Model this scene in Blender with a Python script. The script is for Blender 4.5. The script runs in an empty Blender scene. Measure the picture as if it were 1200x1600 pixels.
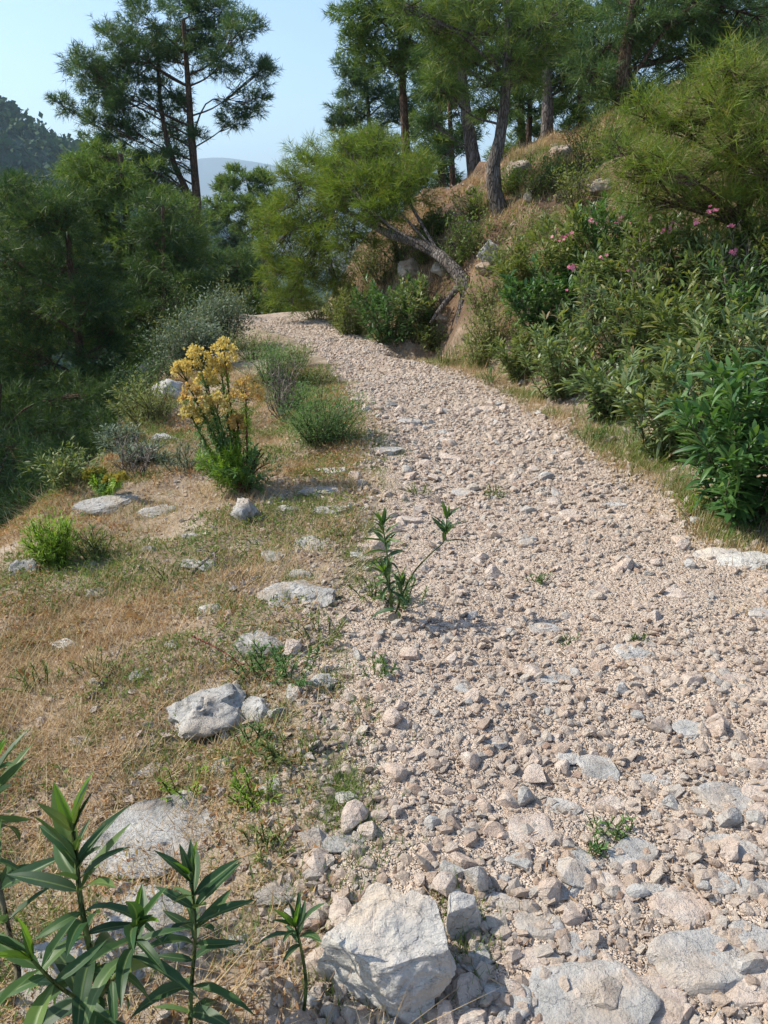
import bpy, bmesh, math, random
import numpy as np
from mathutils import Vector, Matrix, Quaternion

random.seed(7)
rng = np.random.default_rng(11)
C = bpy.context.scene.collection
SC = bpy.context.scene
R = math.radians

# ------------------------------------------------------------------ camera
PITCH = R(19.9); CAMZ = 1.5; LENS = 28.0; FPX = LENS / 36.0 * 1600.0
cam_d = bpy.data.cameras.new('camera'); cam = bpy.data.objects.new('camera', cam_d); C.objects.link(cam)
cam_d.lens = LENS; cam_d.sensor_width = 36.0; cam_d.clip_start = 0.05; cam_d.clip_end = 20000
cam.location = (0, 0, CAMZ); cam.rotation_euler = (R(90) - PITCH, 0, 0)
SC.camera = cam

# ------------------------------------------------------------------ sky, sun, exposure
SUN_EL = 45.0
SUN_AZ = 281.0          # compass bearing of the sun, 0 = +Y (ahead), 270 = left
w = bpy.data.worlds.new('World'); SC.world = w; w.use_nodes = True
wn = w.node_tree
sky = wn.nodes.new('ShaderNodeTexSky'); sky.sky_type = 'NISHITA'; sky.sun_disc = False
sky.sun_elevation = R(SUN_EL); sky.sun_rotation = R(SUN_AZ)
sky.air_density = 1.0; sky.dust_density = 1.0; sky.ozone_density = 2.2; sky.altitude = 200
wn.nodes['Background'].inputs['Strength'].default_value = 0.15
wn.links.new(sky.outputs['Color'], wn.nodes['Background'].inputs['Color'])
sun_d = bpy.data.lights.new('sun', 'SUN'); sun_d.energy = 4.1; sun_d.angle = R(0.53); sun_d.color = (1.0, 0.94, 0.82)
sun = bpy.data.objects.new('sun', sun_d); C.objects.link(sun)
sd = Vector((math.sin(R(SUN_AZ)) * math.cos(R(SUN_EL)), math.cos(R(SUN_AZ)) * math.cos(R(SUN_EL)), math.sin(R(SUN_EL))))
sun.rotation_euler = sd.to_track_quat('Z', 'Y').to_euler()
sun.location = sd * 30
SC.view_settings.view_transform = 'Standard'; SC.view_settings.look = 'None'
SC.view_settings.exposure = 0.68; SC.view_settings.gamma = 1.0
SC.cycles.max_bounces = 5; SC.cycles.diffuse_bounces = 3; SC.cycles.glossy_bounces = 2
SC.cycles.transmission_bounces = 3; SC.cycles.volume_bounces = 0
SC.cycles.use_denoising = True; SC.cycles.denoiser = 'OPENIMAGEDENOISE'; SC.cycles.denoising_input_passes = 'RGB_ALBEDO_NORMAL'; SC.cycles.denoising_prefilter = 'ACCURATE'

# ------------------------------------------------------------------ pixel (1200x1600 photo) to place
FW = np.array([0, math.cos(PITCH), -math.sin(PITCH)]); UP = np.array([0, math.sin(PITCH), math.cos(PITCH)])
def ray(px, py):
    return FW + np.array([1., 0, 0]) * (px - 600) / FPX + UP * (800 - py) / FPX
def at_z(px, py, z=0.0):
    d = ray(px, py); t = (z - CAMZ) / d[2]; return np.array([0, 0, CAMZ]) + d * t
def at_y(px, py, Y):
    d = ray(px, py); return np.array([0, 0, CAMZ]) + d * (Y / d[1])
def mpp(Y):                       # metres per photo pixel at world distance Y
    return Y * math.cos(PITCH) / FPX * 1.03

# ------------------------------------------------------------------ noise
def _h(ix, iy, iz, seed):
    n = (ix.astype(np.int64) * 374761393 + iy.astype(np.int64) * 668265263 + iz.astype(np.int64) * 2147483647 + seed * 974634777) & 0xffffffff
    n = ((n ^ (n >> 13)) * 1274126177) & 0xffffffff
    n = (n ^ (n >> 16)) & 0xffff
    return n / 65535.0
def vn3(x, y, z, seed=0):
    x, y, z = np.asarray(x, float), np.asarray(y, float), np.asarray(z, float)
    ix, iy, iz = np.floor(x), np.floor(y), np.floor(z)
    fx, fy, fz = x - ix, y - iy, z - iz
    fx, fy, fz = [f * f * (3 - 2 * f) for f in (fx, fy, fz)]
    r = 0
    for a in (0, 1):
        wa = fx if a else 1 - fx
        for b in (0, 1):
            wb = fy if b else 1 - fy
            for c in (0, 1):
                wc = fz if c else 1 - fz
                r = r + wa * wb * wc * _h(ix + a, iy + b, iz + c, seed)
    return r * 2 - 1
def fbm2(x, y, seed=0, o=4):
    r = 0; a = 1.0; s = 1.0
    for k in range(o):
        r = r + a * vn3(np.asarray(x) * s + 3.1 * k, np.asarray(y) * s - 1.7 * k, np.zeros_like(np.asarray(x, float)), seed + k); a *= .5; s *= 2.03
    return r
def fbm3(p, s, seed=0, o=4):
    r = 0; a = 1.0
    for k in range(o):
        r = r + a * vn3(p[:, 0] * s, p[:, 1] * s, p[:, 2] * s, seed + k); a *= .5; s *= 2.03
    return r
def sst(a, b, x):
    t = np.clip((x - a) / (b - a), 0, 1); return t * t * (3 - 2 * t)

# ------------------------------------------------------------------ terrain
Lpx = [(500, 1600), (478, 1400), (482, 1250), (503, 1100), (532, 950), (552, 850), (562, 760), (572, 690), (560, 630), (515, 570), (470, 530), (392, 508)]
Rpx = [(1200, 868), (1120, 835), (1040, 760), (900, 672), (800, 612), (720, 582), (640, 552), (560, 528)]
_l = sorted([tuple(at_z(*p)[:2]) for p in Lpx], key=lambda p: p[1])
_r = sorted([tuple(at_z(*p)[:2]) for p in Rpx], key=lambda p: p[1])
LX = [-0.20, -0.16] + [p[0] for p in _l] + [-2.95, -3.3, -3.6, -4.6]
LY = [-4, 0.5] + [p[1] for p in _l] + [15.6, 17.2, 19.5, 26]
RX = [2.1, 2.0, 1.92] + [p[0] for p in _r] + [-1.25, -1.6, -1.8, -2.1, -3]
RY = [-4, 1.0, 2.4] + [p[1] for p in _r] + [14.0, 15.8, 17.6, 20.5, 28]
EX = [-2.2, -2.0, -1.85, -1.85, -2.25, -3.05, -3.7, -4.1, -4.4, -6]
EY = [-4, 1, 4, 6, 9.6, 14, 16.2, 18.4, 20.5, 27]
_yy = np.linspace(-4, 30, 700)
def _sm(xs, ys):
    v = np.interp(_yy, ys, xs); k = np.ones(13) / 13
    return np.convolve(np.pad(v, 6, 'edge'), k, 'valid')
_xl, _xr, _xe = _sm(LX, LY), _sm(RX, RY), _sm(EX, EY)
def xl(y): return np.interp(y, _yy, _xl) + 0.10 * vn3(np.asarray(y) * 2.3, np.zeros_like(np.asarray(y, float)), np.zeros_like(np.asarray(y, float)), 41)
def xr(y): return np.interp(y, _yy, _xr) + 0.06 * vn3(np.asarray(y) * 2.1, np.zeros_like(np.asarray(y, float)), np.zeros_like(np.asarray(y, float)), 43)
def xe(y): return np.interp(y, _yy, _xe) + 0.12 * vn3(np.asarray(y) * 1.1, np.zeros_like(np.asarray(y, float)), np.zeros_like(np.asarray(y, float)), 47)

def H(x, y):
    x = np.asarray(x, float); y = np.asarray(y, float)
    s = x - xr(y); l = xl(y) - x; e = xe(y) - x
    near = 1 / (1 + (np.hypot(x, y) / 60) ** 2)
    # right bank
    sp = np.maximum(0, s - .1)
    gentle = .46 * sp * sst(0, .6, sp)
    steep = 1.25 * sst(.2, 1.3, s) + .72 * np.maximum(0, s - .9)
    zr = gentle + (steep - gentle) * sst(6.8, 9.8, y)
    zr = 9 * (1 - np.exp(-zr / 9))
    zr = zr + sst(.3, 1.5, s) * .20 * fbm2(x * 1.1, y * 1.1, 5, 5) + sst(.3, 1.2, s) * .16 * (.5 - np.abs(fbm2(x * 1.9 + 7, y * 1.9, 105, 4))) * sst(7, 9, y)
    # left verge, then the drop
    lp = np.maximum(0, l)
    zl = -.055 * np.minimum(lp, 2.2) * sst(0, .4, lp) + .035 * sst(0, .5, lp) * fbm2(x * 2.2, y * 2.2, 9, 4)
    ep = np.maximum(0, e)
    dropd = .95 * ep * sst(0, .9, ep)
    zl = zl + sst(.2, 2, ep) * .25 * near * fbm2(x * .8, y * .8, 15, 3)
    fw = np.maximum(0, y - 14.1 - 3.2 * sst(-2.0, 1.2, x))
    zf = -62 * (1 - np.exp(-(dropd + .42 * fw * sst(0, 4, fw)) / 62))
    z = zr * (1 / (1 + np.exp(-(30 - y) / 6))) + zl + zf * (1 - .0 * s)
    # surface relief
    ins = sst(0, .3, s * -1) * sst(0, .3, -l)
    z = z + near * (.012 * fbm2(x * 3.1, y * 3.1, 21, 4) + .022 * fbm2(x * .9, y * .9, 25, 2))
    # shallow gully worn in the track
    z = z - .035 * ins * np.exp(-((x - (xl(y) + xr(y)) / 2 + .25) / .35) ** 2)
    # hollow washed out below the bent pine
    z = z - .55 * np.exp(-(((x - .55) / .4) ** 2 + ((y - 10.25) / .45) ** 2))
    return z
def h1(x, y): return float(H(np.array([x]), np.array([y]))[0])
def on_ground(px, py, tmax=60):
    d = ray(px, py); o = np.array([0, 0, CAMZ])
    t = np.linspace(.8, tmax, 4000); P = o + d[None] * t[:, None]
    b = P[:, 2] < H(P[:, 0], P[:, 1])
    i = int(np.argmax(b)) if b.any() else len(t) - 1
    return P[i]

# ------------------------------------------------------------------ mesh helpers
def mesh(name, V, F, smooth=False, attrs=None, mats=()):
    me = bpy.data.meshes.new(name)
    V = np.ascontiguousarray(V, dtype=np.float32); F = np.ascontiguousarray(F, dtype=np.int32)
    nf, k = F.shape
    me.vertices.add(len(V)); me.vertices.foreach_set('co', V.ravel())
    me.loops.add(nf * k); me.loops.foreach_set('vertex_index', F.ravel())
    me.polygons.add(nf); me.polygons.foreach_set('loop_start', np.arange(0, nf * k, k, dtype=np.int32))
    me.polygons.foreach_set('use_smooth', np.full(nf, smooth, dtype=bool))
    for a, v in (attrs or {}).items():
        at = me.attributes.new(a, 'FLOAT', 'POINT'); at.data.foreach_set('value', np.ascontiguousarray(v, dtype=np.float32))
    for m in mats: me.materials.append(m)
    me.update(calc_edges=True)
    return me
def obj(name, me, parent=None, loc=None, kind=None, label=None, cat=None, group=None):
    o = bpy.data.objects.new(name, me); C.objects.link(o)
    if parent is not None: o.parent = parent
    if loc is not None: o.location = [float(v) for v in loc]
    return tag(o, label, cat, group, kind)
def tag(o, label=None, cat=None, group=None, kind=None):
    if label: o['label'] = label
    if cat: o['category'] = cat
    if group: o['group'] = group
    if kind: o['kind'] = kind
    return o
def empty(name, loc, label, cat, group=None):
    o = bpy.data.objects.new(name, None); C.objects.link(o); o.location = [float(v) for v in loc]; o.empty_display_size = .1
    return tag(o, label, cat, group)
def norm(v): return v / np.maximum(1e-9, np.linalg.norm(v, axis=-1, keepdims=True))
def rdir(n): return norm(rng.normal(size=(n, 3)))
def perp(d):
    r = rdir(len(d)); return norm(np.cross(d, r))
def spline(pts, n):
    P = np.array(pts, float)
    if len(P) == 2: return P[0] + (P[1] - P[0]) * np.linspace(0, 1, n)[:, None]
    Q = np.vstack([2 * P[0] - P[1], P, 2 * P[-1] - P[-2]]); m = len(P) - 1
    out = []
    for u in np.linspace(0, m - 1e-6, n):
        i = int(u); t = u - i; a, b, c, d = Q[i:i + 4]
        out.append(.5 * ((2 * b) + (c - a) * t + (2 * a - 5 * b + 4 * c - d) * t * t + (3 * b - a - 3 * c + d) * t ** 3))
    return np.array(out)
def tube(P, rad, sides=6, rough=0.0, seed=0):
    P = np.array(P, float); n = len(P); rad = np.broadcast_to(np.asarray(rad, float), (n,))
    T = norm(np.gradient(P, axis=0)); ref = np.array([0.31, 0.95, 0.05]) if abs(T[0][2]) > .6 else np.array([0.05, .1, 1.])
    V = []
    a = np.linspace(0, 2 * math.pi, sides, endpoint=False)
    for i in range(n):
        u = np.cross(T[i], ref); u /= np.linalg.norm(u); v = np.cross(T[i], u)
        rr = rad[i] * np.ones(sides)
        if rough:
            q = np.stack([np.cos(a) * 1.6, np.sin(a) * 1.6, np.full(sides, i * .45)], 1)
            rr = rr * (1 + rough * fbm3(q, 1.0, seed, 2))
        V.append(P[i] + (np.cos(a) * rr)[:, None] * u + (np.sin(a) * rr)[:, None] * v)
    V = np.vstack(V); F = []
    for i in range(n - 1):
        for j in range(sides):
            k = (j + 1) % sides
            F.append((i * sides + j, i * sides + k, (i + 1) * sides + k, (i + 1) * sides + j))
    return V, np.array(F, int)
class Acc:                         # collects pieces of one mesh
    def __init__(s): s.V = []; s.F = []; s.A = []; s.n = 0
    def add(s, V, F, a=0.0):
        s.V.append(V); s.F.append(np.asarray(F) + s.n); s.A.append(np.broadcast_to(np.asarray(a, float), (len(V),))); s.n += len(V)
    def mesh(s, name, mats, smooth=False):
        return mesh(name, np.vstack(s.V), np.vstack(s.F), smooth, {'rnd': np.concatenate(s.A)}, mats)

# ------------------------------------------------------------------ materials
def new_mat(name):
    m = bpy.data.materials.new(name); m.use_nodes = True; nt = m.node_tree
    return m, nt, nt.nodes['Principled BSDF'], nt.nodes['Material Output']
def nd(nt, t, **kw):
    n = nt.nodes.new(t)
    for k, v in kw.items():
        if k in n.inputs: n.inputs[k].default_value = v
        else: setattr(n, k, v)
    return n
def ramp(nt, fac, stops, interp='LINEAR'):
    r = nt.nodes.new('ShaderNodeValToRGB'); cr = r.color_ramp; cr.interpolation = interp
    while len(cr.elements) < len(stops): cr.elements.new(.5)
    for e, (p, c) in zip(cr.elements, stops): e.position = p; e.color = (*c, 1) if len(c) == 3 else c
    nt.links.new(fac, r.inputs['Fac']); return r.outputs['Color']
def mixc(nt, fac, a, b, mode='MIX'):
    n = nt.nodes.new('ShaderNodeMix'); n.data_type = 'RGBA'; n.blend_type = mode
    for k, v in ((0, fac), (6, a), (7, b)):
        if isinstance(v, (int, float)): n.inputs[k].default_value = v
        elif isinstance(v, tuple): n.inputs[k].default_value = (*v, 1)
        else: nt.links.new(v, n.inputs[k])
    return n.outputs[2]
def math_(nt, op, a, b=0.0, clamp=False):
    n = nt.nodes.new('ShaderNodeMath'); n.operation = op; n.use_clamp = clamp
    for k, v in ((0, a), (1, b)):
        if isinstance(v, (int, float)): n.inputs[k].default_value = v
        else: nt.links.new(v, n.inputs[k])
    return n.outputs[0]
def noise_(nt, vec, scale, detail=4, rough=.55, out='Fac'):
    n = nd(nt, 'ShaderNodeTexNoise', Scale=scale, Detail=detail, Roughness=rough)
    if vec is not None: nt.links.new(vec, n.inputs['Vector'])
    return n.outputs[out]
def bump_(nt, height, strength, dist, bsdf, prev=None):
    b = nd(nt, 'ShaderNodeBump', Strength=strength, Distance=dist)
    nt.links.new(height, b.inputs['Height'])
    if prev is not None: nt.links.new(prev, b.inputs['Normal'])
    if strength < 0: b.invert = True; b.inputs['Strength'].default_value = -strength
    if bsdf is not None: nt.links.new(b.outputs['Normal'], bsdf.inputs['Normal'])
    return b.outputs['Normal']
def rnd_fac(nt):
    a = nd(nt, 'ShaderNodeAttribute', attribute_name='rnd'); o = nt.nodes.new('ShaderNodeObjectInfo')
    return math_(nt, 'FRACT', math_(nt, 'ADD', a.outputs['Fac'], math_(nt, 'MULTIPLY', o.outputs['Random'], .97)))
def leaf_mat(name, stops, trans=.3, rough=.5, spec=.35, tint=(1.25, 1.25, .55), objrand=True):
    m, nt, b, out = new_mat(name)
    if objrand: f = rnd_fac(nt)
    else: f = nd(nt, 'ShaderNodeAttribute', attribute_name='rnd').outputs['Fac']
    c = ramp(nt, f, stops)
    geo = nt.nodes.new('ShaderNodeNewGeometry')
    n = noise_(nt, geo.outputs['Position'], 14, 2)
    c = mixc(nt, .25, c, ramp(nt, n, [(.3, (.45, .45, .45)), (.7, (1, 1, 1))]), 'MULTIPLY')
    if name == 'oleander_leaf_near':
        sp = noise_(nt, geo.outputs['Position'], 38, 4, .7); c = mixc(nt, math_(nt, 'MULTIPLY', ramp(nt, sp, [(.62, (0, 0, 0)), (.72, (1, 1, 1))]), .55), c, (.16, .14, .05))
        du = noise_(nt, geo.outputs['Position'], 9, 3, .6); c = mixc(nt, math_(nt, 'MULTIPLY', ramp(nt, du, [(.4, (0, 0, 0)), (.75, (1, 1, 1))]), .22), c, (.17, .17, .13))
    rib = nd(nt, 'ShaderNodeAttribute', attribute_name='rib').outputs['Fac']
    c = mixc(nt, math_(nt, 'MULTIPLY', ramp(nt, rib, [(.72, (0, 0, 0)), (.95, (1, 1, 1))]), .6), c, (.20, .27, .10))
    nt.links.new(c, b.inputs['Base Color']); b.inputs['Roughness'].default_value = rough
    b.inputs['Specular IOR Level'].default_value = spec
    if trans > 0:
        t = nt.nodes.new('ShaderNodeBsdfTranslucent'); tc = mixc(nt, 1.0, c, tint, 'MULTIPLY'); nt.links.new(tc, t.inputs['Color'])
        mx = nt.nodes.new('ShaderNodeMixShader'); mx.inputs[0].default_value = trans
        nt.links.new(b.outputs[0], mx.inputs[1]); nt.links.new(t.outputs[0], mx.inputs[2]); nt.links.new(mx.outputs[0], out.inputs['Surface'])
    return m
def rock_mat(name, base, pale, dark, warm, scale=6.0, attr=False, lichen=.5):
    m, nt, b, out = new_mat(name)
    tc = nt.nodes.new('ShaderNodeTexCoord'); geo = nt.nodes.new('ShaderNodeNewGeometry'); vec = geo.outputs['Position']
    n1 = noise_(nt, vec, scale, 6, .6); n2 = noise_(nt, vec, scale * 4.3, 5, .65); n3 = noise_(nt, vec, scale * .6, 3, .5)
    c = ramp(nt, n1, [(.28, dark), (.45, base), (.68, pale)])
    c = mixc(nt, ramp(nt, n3, [(.48, (0, 0, 0)), (.68, (1, 1, 1))]), c, warm)
    c = mixc(nt, math_(nt, 'MULTIPLY', ramp(nt, n2, [(.55, (0, 0, 0)), (.68, (1, 1, 1))]), lichen), c, dark)
    if attr:
        f = rnd_fac(nt)
        c = mixc(nt, .75, c, ramp(nt, f, attr), 'MIX')
        c = mixc(nt, .4, c, ramp(nt, n2, [(.3, (.75, .73, .71)), (.6, (1, 1, 1))]), 'MULTIPLY')
    nt.links.new(c, b.inputs['Base Color']); b.inputs['Roughness'].default_value = .92; b.inputs['Specular IOR Level'].default_value = .2
    wv = nd(nt, 'ShaderNodeTexVoronoi', Scale=scale * .9, feature='DISTANCE_TO_EDGE'); mw = nd(nt, 'ShaderNodeMapping'); mw.inputs['Scale'].default_value = (1, 1.6, 2.4); mw.inputs['Rotation'].default_value = (.4, .3, .5)
    nv = mixc(nt, .08, vec, noise_(nt, vec, scale * 1.3, 4, .6, 'Color'), 'ADD'); nt.links.new(nv, mw.inputs['Vector']); nt.links.new(mw.outputs[0], wv.inputs['Vector'])
    p = bump_(nt, ramp(nt, wv.outputs['Distance'], [(0, (0, 0, 0)), (.05, (1, 1, 1))]), .5 if not attr else .0, .02, None)
    p = bump_(nt, noise_(nt, vec, scale * 2.2, 8, .7), .8, .05, None, p)
    bump_(nt, noise_(nt, vec, scale * 22, 3, .6), .35, .006, b, p)
    return m

GREENS = [(0, (.030, .075, .022)), (.4, (.045, .105, .028)), (.75, (.075, .14, .035)), (1, (.11, .17, .045))]
M_ole = leaf_mat('oleander_leaf', [(0, (.045, .115, .035)), (.5, (.080, .180, .052)), (.85, (.125, .235, .065)), (1, (.19, .29, .07))], .34, .4, .45)
M_ole_fore = leaf_mat('oleander_leaf_near', [(0, (.026, .070, .026)), (.4, (.040, .105, .034)), (.8, (.075, .150, .040)), (.93, (.14, .22, .045)), (1, (.24, .27, .05))], .30, .46, .35)
M_woods = leaf_mat('far_wood_leaf', [(0, (.022, .060, .034)), (.6, (.042, .095, .045)), (1, (.08, .13, .05))], .1, .7, .1)
M_ole_far = leaf_mat('oleander_leaf_dusty', [(0, (.115, .18, .080)), (.45, (.175, .25, .105)), (.8, (.245, .31, .13)), (.94, (.31, .34, .12)), (1, (.34, .22, .11))], .40, .42, .5)
M_ole_young = leaf_mat('oleander_leaf_young', [(0, (.12, .25, .03)), (1, (.20, .34, .04))], .4, .4, .4)
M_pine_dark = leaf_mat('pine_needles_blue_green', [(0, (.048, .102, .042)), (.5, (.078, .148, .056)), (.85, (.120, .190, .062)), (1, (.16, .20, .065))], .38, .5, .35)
M_pine_mid = leaf_mat('pine_needles_mid_green', [(0, (.080, .148, .040)), (.5, (.125, .205, .050)), (.85, (.185, .255, .058)), (1, (.24, .25, .07))], .40, .5, .35)
M_pine_fresh = leaf_mat('pine_needles_yellow_green', [(0, (.110, .180, .032)), (.45, (.170, .245, .040)), (.85, (.235, .30, .050)), (1, (.28, .22, .07))], .42, .5, .35)
M_pine_shade = leaf_mat('pine_needles_shade_darkened', [(0, (.034, .078, .030)), (.5, (.056, .112, .038)), (.85, (.090, .15, .045)), (1, (.13, .17, .05))], .34, .5, .3)  # darker needle green, the valley side's shade painted into the colour
M_sage = leaf_mat('olive_grey_leaf', [(0, (.12, .165, .11)), (1, (.22, .27, .18))], .25, .6, .3)
M_fine = leaf_mat('fine_green_leaf', [(0, (.085, .18, .06)), (.6, (.125, .24, .075)), (1, (.19, .29, .09))], .36, .55, .3)
M_fennel = leaf_mat('feathery_bright_leaf', [(0, (.18, .32, .035)), (1, (.31, .44, .06))], .38, .5, .3)
M_shrub = leaf_mat('scrub_leaf', [(0, (.115, .175, .05)), (.5, (.185, .235, .068)), (1, (.29, .29, .10))], .36, .55, .3)
M_euph = leaf_mat('spurge_bract', [(0, (.68, .48, .16)), (.4, (.74, .60, .20)), (.75, (.66, .60, .22)), (1, (.70, .40, .18))], .42, .55, .2, (1.1, 1, .7))
M_euphy = leaf_mat('spurge_bract_yellow', [(0, (.36, .33, .05)), (1, (.48, .40, .08))], .3, .55, .2, (1.1, 1, .7))
M_dry = leaf_mat('dry_grass_blade', [(0, (.36, .20, .10)), (.3, (.47, .30, .15)), (.65, (.58, .45, .25)), (1, (.66, .57, .37))], .25, .7, .15, (1.1, 1, .8), False)
M_grass = leaf_mat('green_grass_blade', [(0, (.10, .17, .04)), (.6, (.18, .25, .06)), (1, (.33, .33, .11))], .3, .6, .2, (1.15, 1.15, .6), False)
M_rust = leaf_mat('rusty_ground_leaf', [(0, (.30, .13, .06)), (.35, (.44, .23, .10)), (.7, (.52, .36, .17)), (1, (.36, .30, .10))], .25, .7, .15, (1.1, 1, .7), False)
M_mat = leaf_mat('green_ground_leaf', [(0, (.10, .17, .045)), (.6, (.17, .24, .06)), (1, (.30, .30, .09))], .3, .6, .2, (1.15, 1.15, .6), False)
M_pink = leaf_mat('oleander_petal', [(0, (.70, .16, .27)), (1, (.82, .36, .44))], .3, .5, .2, (1.1, .9, .9))
M_litter = leaf_mat('fallen_leaf', [(0, (.16, .085, .045)), (.5, (.27, .16, .085)), (1, (.42, .30, .18))], .1, .8, .15, (1, 1, 1), False)
M_curl = leaf_mat('curled_dry_leaf', [(0, (.42, .20, .07)), (1, (.58, .40, .20))], .3, .6, .2, (1.1, 1, .7))

def bark_mat(name, a, b_, c_):
    m, nt, b, out = new_mat(name)
    tc = nt.nodes.new('ShaderNodeTexCoord'); mp = nd(nt, 'ShaderNodeMapping'); mp.inputs['Scale'].default_value = (9, 9, 2.2)
    nt.links.new(tc.outputs['Object'], mp.inputs['Vector']); v = mp.outputs['Vector']
    vo = nd(nt, 'ShaderNodeTexVoronoi', Scale=3.4, feature='DISTANCE_TO_EDGE'); nt.links.new(v, vo.inputs['Vector'])
    n = noise_(nt, v, 1.4, 6, .65)
    col = ramp(nt, n, [(.3, a), (.5, b_), (.72, c_)])
    col = mixc(nt, ramp(nt, vo.outputs['Distance'], [(0, (.8, .8, .8)), (.10, (0, 0, 0))]), col, tuple(k * .75 for k in a))
    nt.links.new(col, b.inputs['Base Color']); b.inputs['Roughness'].default_value = .95; b.inputs['Specular IOR Level'].default_value = .1
    p = bump_(nt, ramp(nt, vo.outputs['Distance'], [(0, (0, 0, 0)), (.18, (1, 1, 1))]), .8, .03, None)
    bump_(nt, n, .7, .03, b, p)
    return m
M_bark = bark_mat('pine_bark_grey', (.075, .060, .050), (.17, .145, .125), (.30, .27, .245))
M_bark_red = bark_mat('pine_bark_brown', (.07, .045, .032), (.15, .10, .070), (.24, .17, .125))
M_stem = bark_mat('shrub_stem', (.08, .07, .045), (.16, .14, .085), (.24, .21, .14))
M_redstem = bark_mat('spurge_red_stem', (.10, .03, .022), (.20, .065, .045), (.28, .13, .08))
M_dead = bark_mat('dead_wood', (.16, .13, .105), (.30, .25, .21), (.44, .38, .33))
M_gstem = bark_mat('green_stem', (.07, .10, .03), (.12, .16, .05), (.18, .20, .08))

PEB = [(0, (.56, .41, .305)), (.2, (.69, .53, .40)), (.42, (.77, .625, .49)), (.6, (.69, .565, .455)), (.74, (.60, .545, .475)), (.88, (.82, .70, .56)), (.97, (.46, .29, .20)), (1, (.72, .52, .37))]
M_gravel = rock_mat('gravel_stone', (.5, .42, .36), (.64, .56, .48), (.36, .29, .24), (.56, .43, .33), 22, PEB, .3)
M_stone_pink = rock_mat('pinkish_limestone', (.68, .55, .45), (.78, .68, .575), (.48, .37, .295), (.72, .55, .425), 14, None, .35)
M_stone_grey = rock_mat('grey_limestone', (.50, .475, .435), (.66, .62, .565), (.31, .29, .265), (.60, .49, .385), 10, None, .45)
M_boulder = rock_mat('boulder_limestone', (.60, .56, .50), (.74, .70, .63), (.40, .39, .38), (.70, .58, .45), 8, None, .4)
M_lichen = rock_mat('weathered_limestone', (.44, .415, .375), (.62, .595, .55), (.17, .16, .145), (.48, .40, .315), 9, None, .7)
M_bankrock = rock_mat('bank_rock', (.33, .265, .205), (.48, .42, .35), (.17, .13, .10), (.36, .235, .155), 5, None, .5)

def soil_mat():
    m, nt, b, out = new_mat('earth')
    geo = nt.nodes.new('ShaderNodeNewGeometry'); vec = geo.outputs['Position']
    z = nd(nt, 'ShaderNodeAttribute', attribute_name='zone').outputs['Fac']
    n1 = noise_(nt, vec, 2.2, 6, .6); n2 = noise_(nt, vec, 26, 5, .65); n3 = noise_(nt, vec, .5, 4, .6)
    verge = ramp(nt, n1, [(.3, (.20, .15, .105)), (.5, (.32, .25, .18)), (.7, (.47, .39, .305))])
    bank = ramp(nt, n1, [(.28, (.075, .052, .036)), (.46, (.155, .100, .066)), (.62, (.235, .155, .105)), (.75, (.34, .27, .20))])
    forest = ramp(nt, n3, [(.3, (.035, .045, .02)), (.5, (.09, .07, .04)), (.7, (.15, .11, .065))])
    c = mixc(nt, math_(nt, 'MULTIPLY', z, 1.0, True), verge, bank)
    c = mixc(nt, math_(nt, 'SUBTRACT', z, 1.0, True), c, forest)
    c = mixc(nt, .6, c, ramp(nt, n2, [(.3, (.45, .42, .40)), (.55, (1, 1, 1))]), 'MULTIPLY')
    nt.links.new(c, b.inputs['Base Color']); b.inputs['Roughness'].default_value = .97; b.inputs['Specular IOR Level'].default_value = .1
    p = bump_(nt, noise_(nt, vec, 9, 6, .6), .6, .05, None)
    bump_(nt, noise_(nt, vec, 70, 4, .6), .6, .01, b, p)
    return m
M_soil = soil_mat()
def path_mat():
    m, nt, b, out = new_mat('gritty_track')
    geo = nt.nodes.new('ShaderNodeNewGeometry'); vec = geo.outputs['Position']
    v = nd(nt, 'ShaderNodeTexVoronoi', Scale=75.0); nt.links.new(vec, v.inputs['Vector'])
    v2 = nd(nt, 'ShaderNodeTexVoronoi', Scale=170.0); nt.links.new(vec, v2.inputs['Vector'])
    n1 = noise_(nt, vec, 1.6, 5, .6); n2 = noise_(nt, vec, 30, 4, .6)
    c = ramp(nt, n1, [(.3, (.46, .335, .235)), (.5, (.57, .43, .31)), (.7, (.64, .505, .38))])
    sep = nt.nodes.new('ShaderNodeSeparateColor'); nt.links.new(v.outputs['Color'], sep.inputs[0])
    c = mixc(nt, .55, c, ramp(nt, sep.outputs[0], [(0, (.68, .53, .41)), (.3, (.50, .385, .30)), (.55, (.66, .545, .45)), (.75, (.54, .49, .44)), (1, (.74, .62, .50))]))
    c = mixc(nt, .3, c, ramp(nt, n2, [(.3, (.55, .52, .49)), (.55, (1, 1, 1))]), 'MULTIPLY')
    nt.links.new(c, b.inputs['Base Color']); b.inputs['Roughness'].default_value = .96; b.inputs['Specular IOR Level'].default_value = .12
    p = bump_(nt, v.outputs['Distance'], -.9, .02, None); b.inputs['Roughness'].default_value = .96
    p = bump_(nt, v2.outputs['Distance'], -.8, .008, None, p)
    bump_(nt, noise_(nt, vec, 18, 5, .6), .5, .03, b, p)
    return m
M_path = path_mat()

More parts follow.
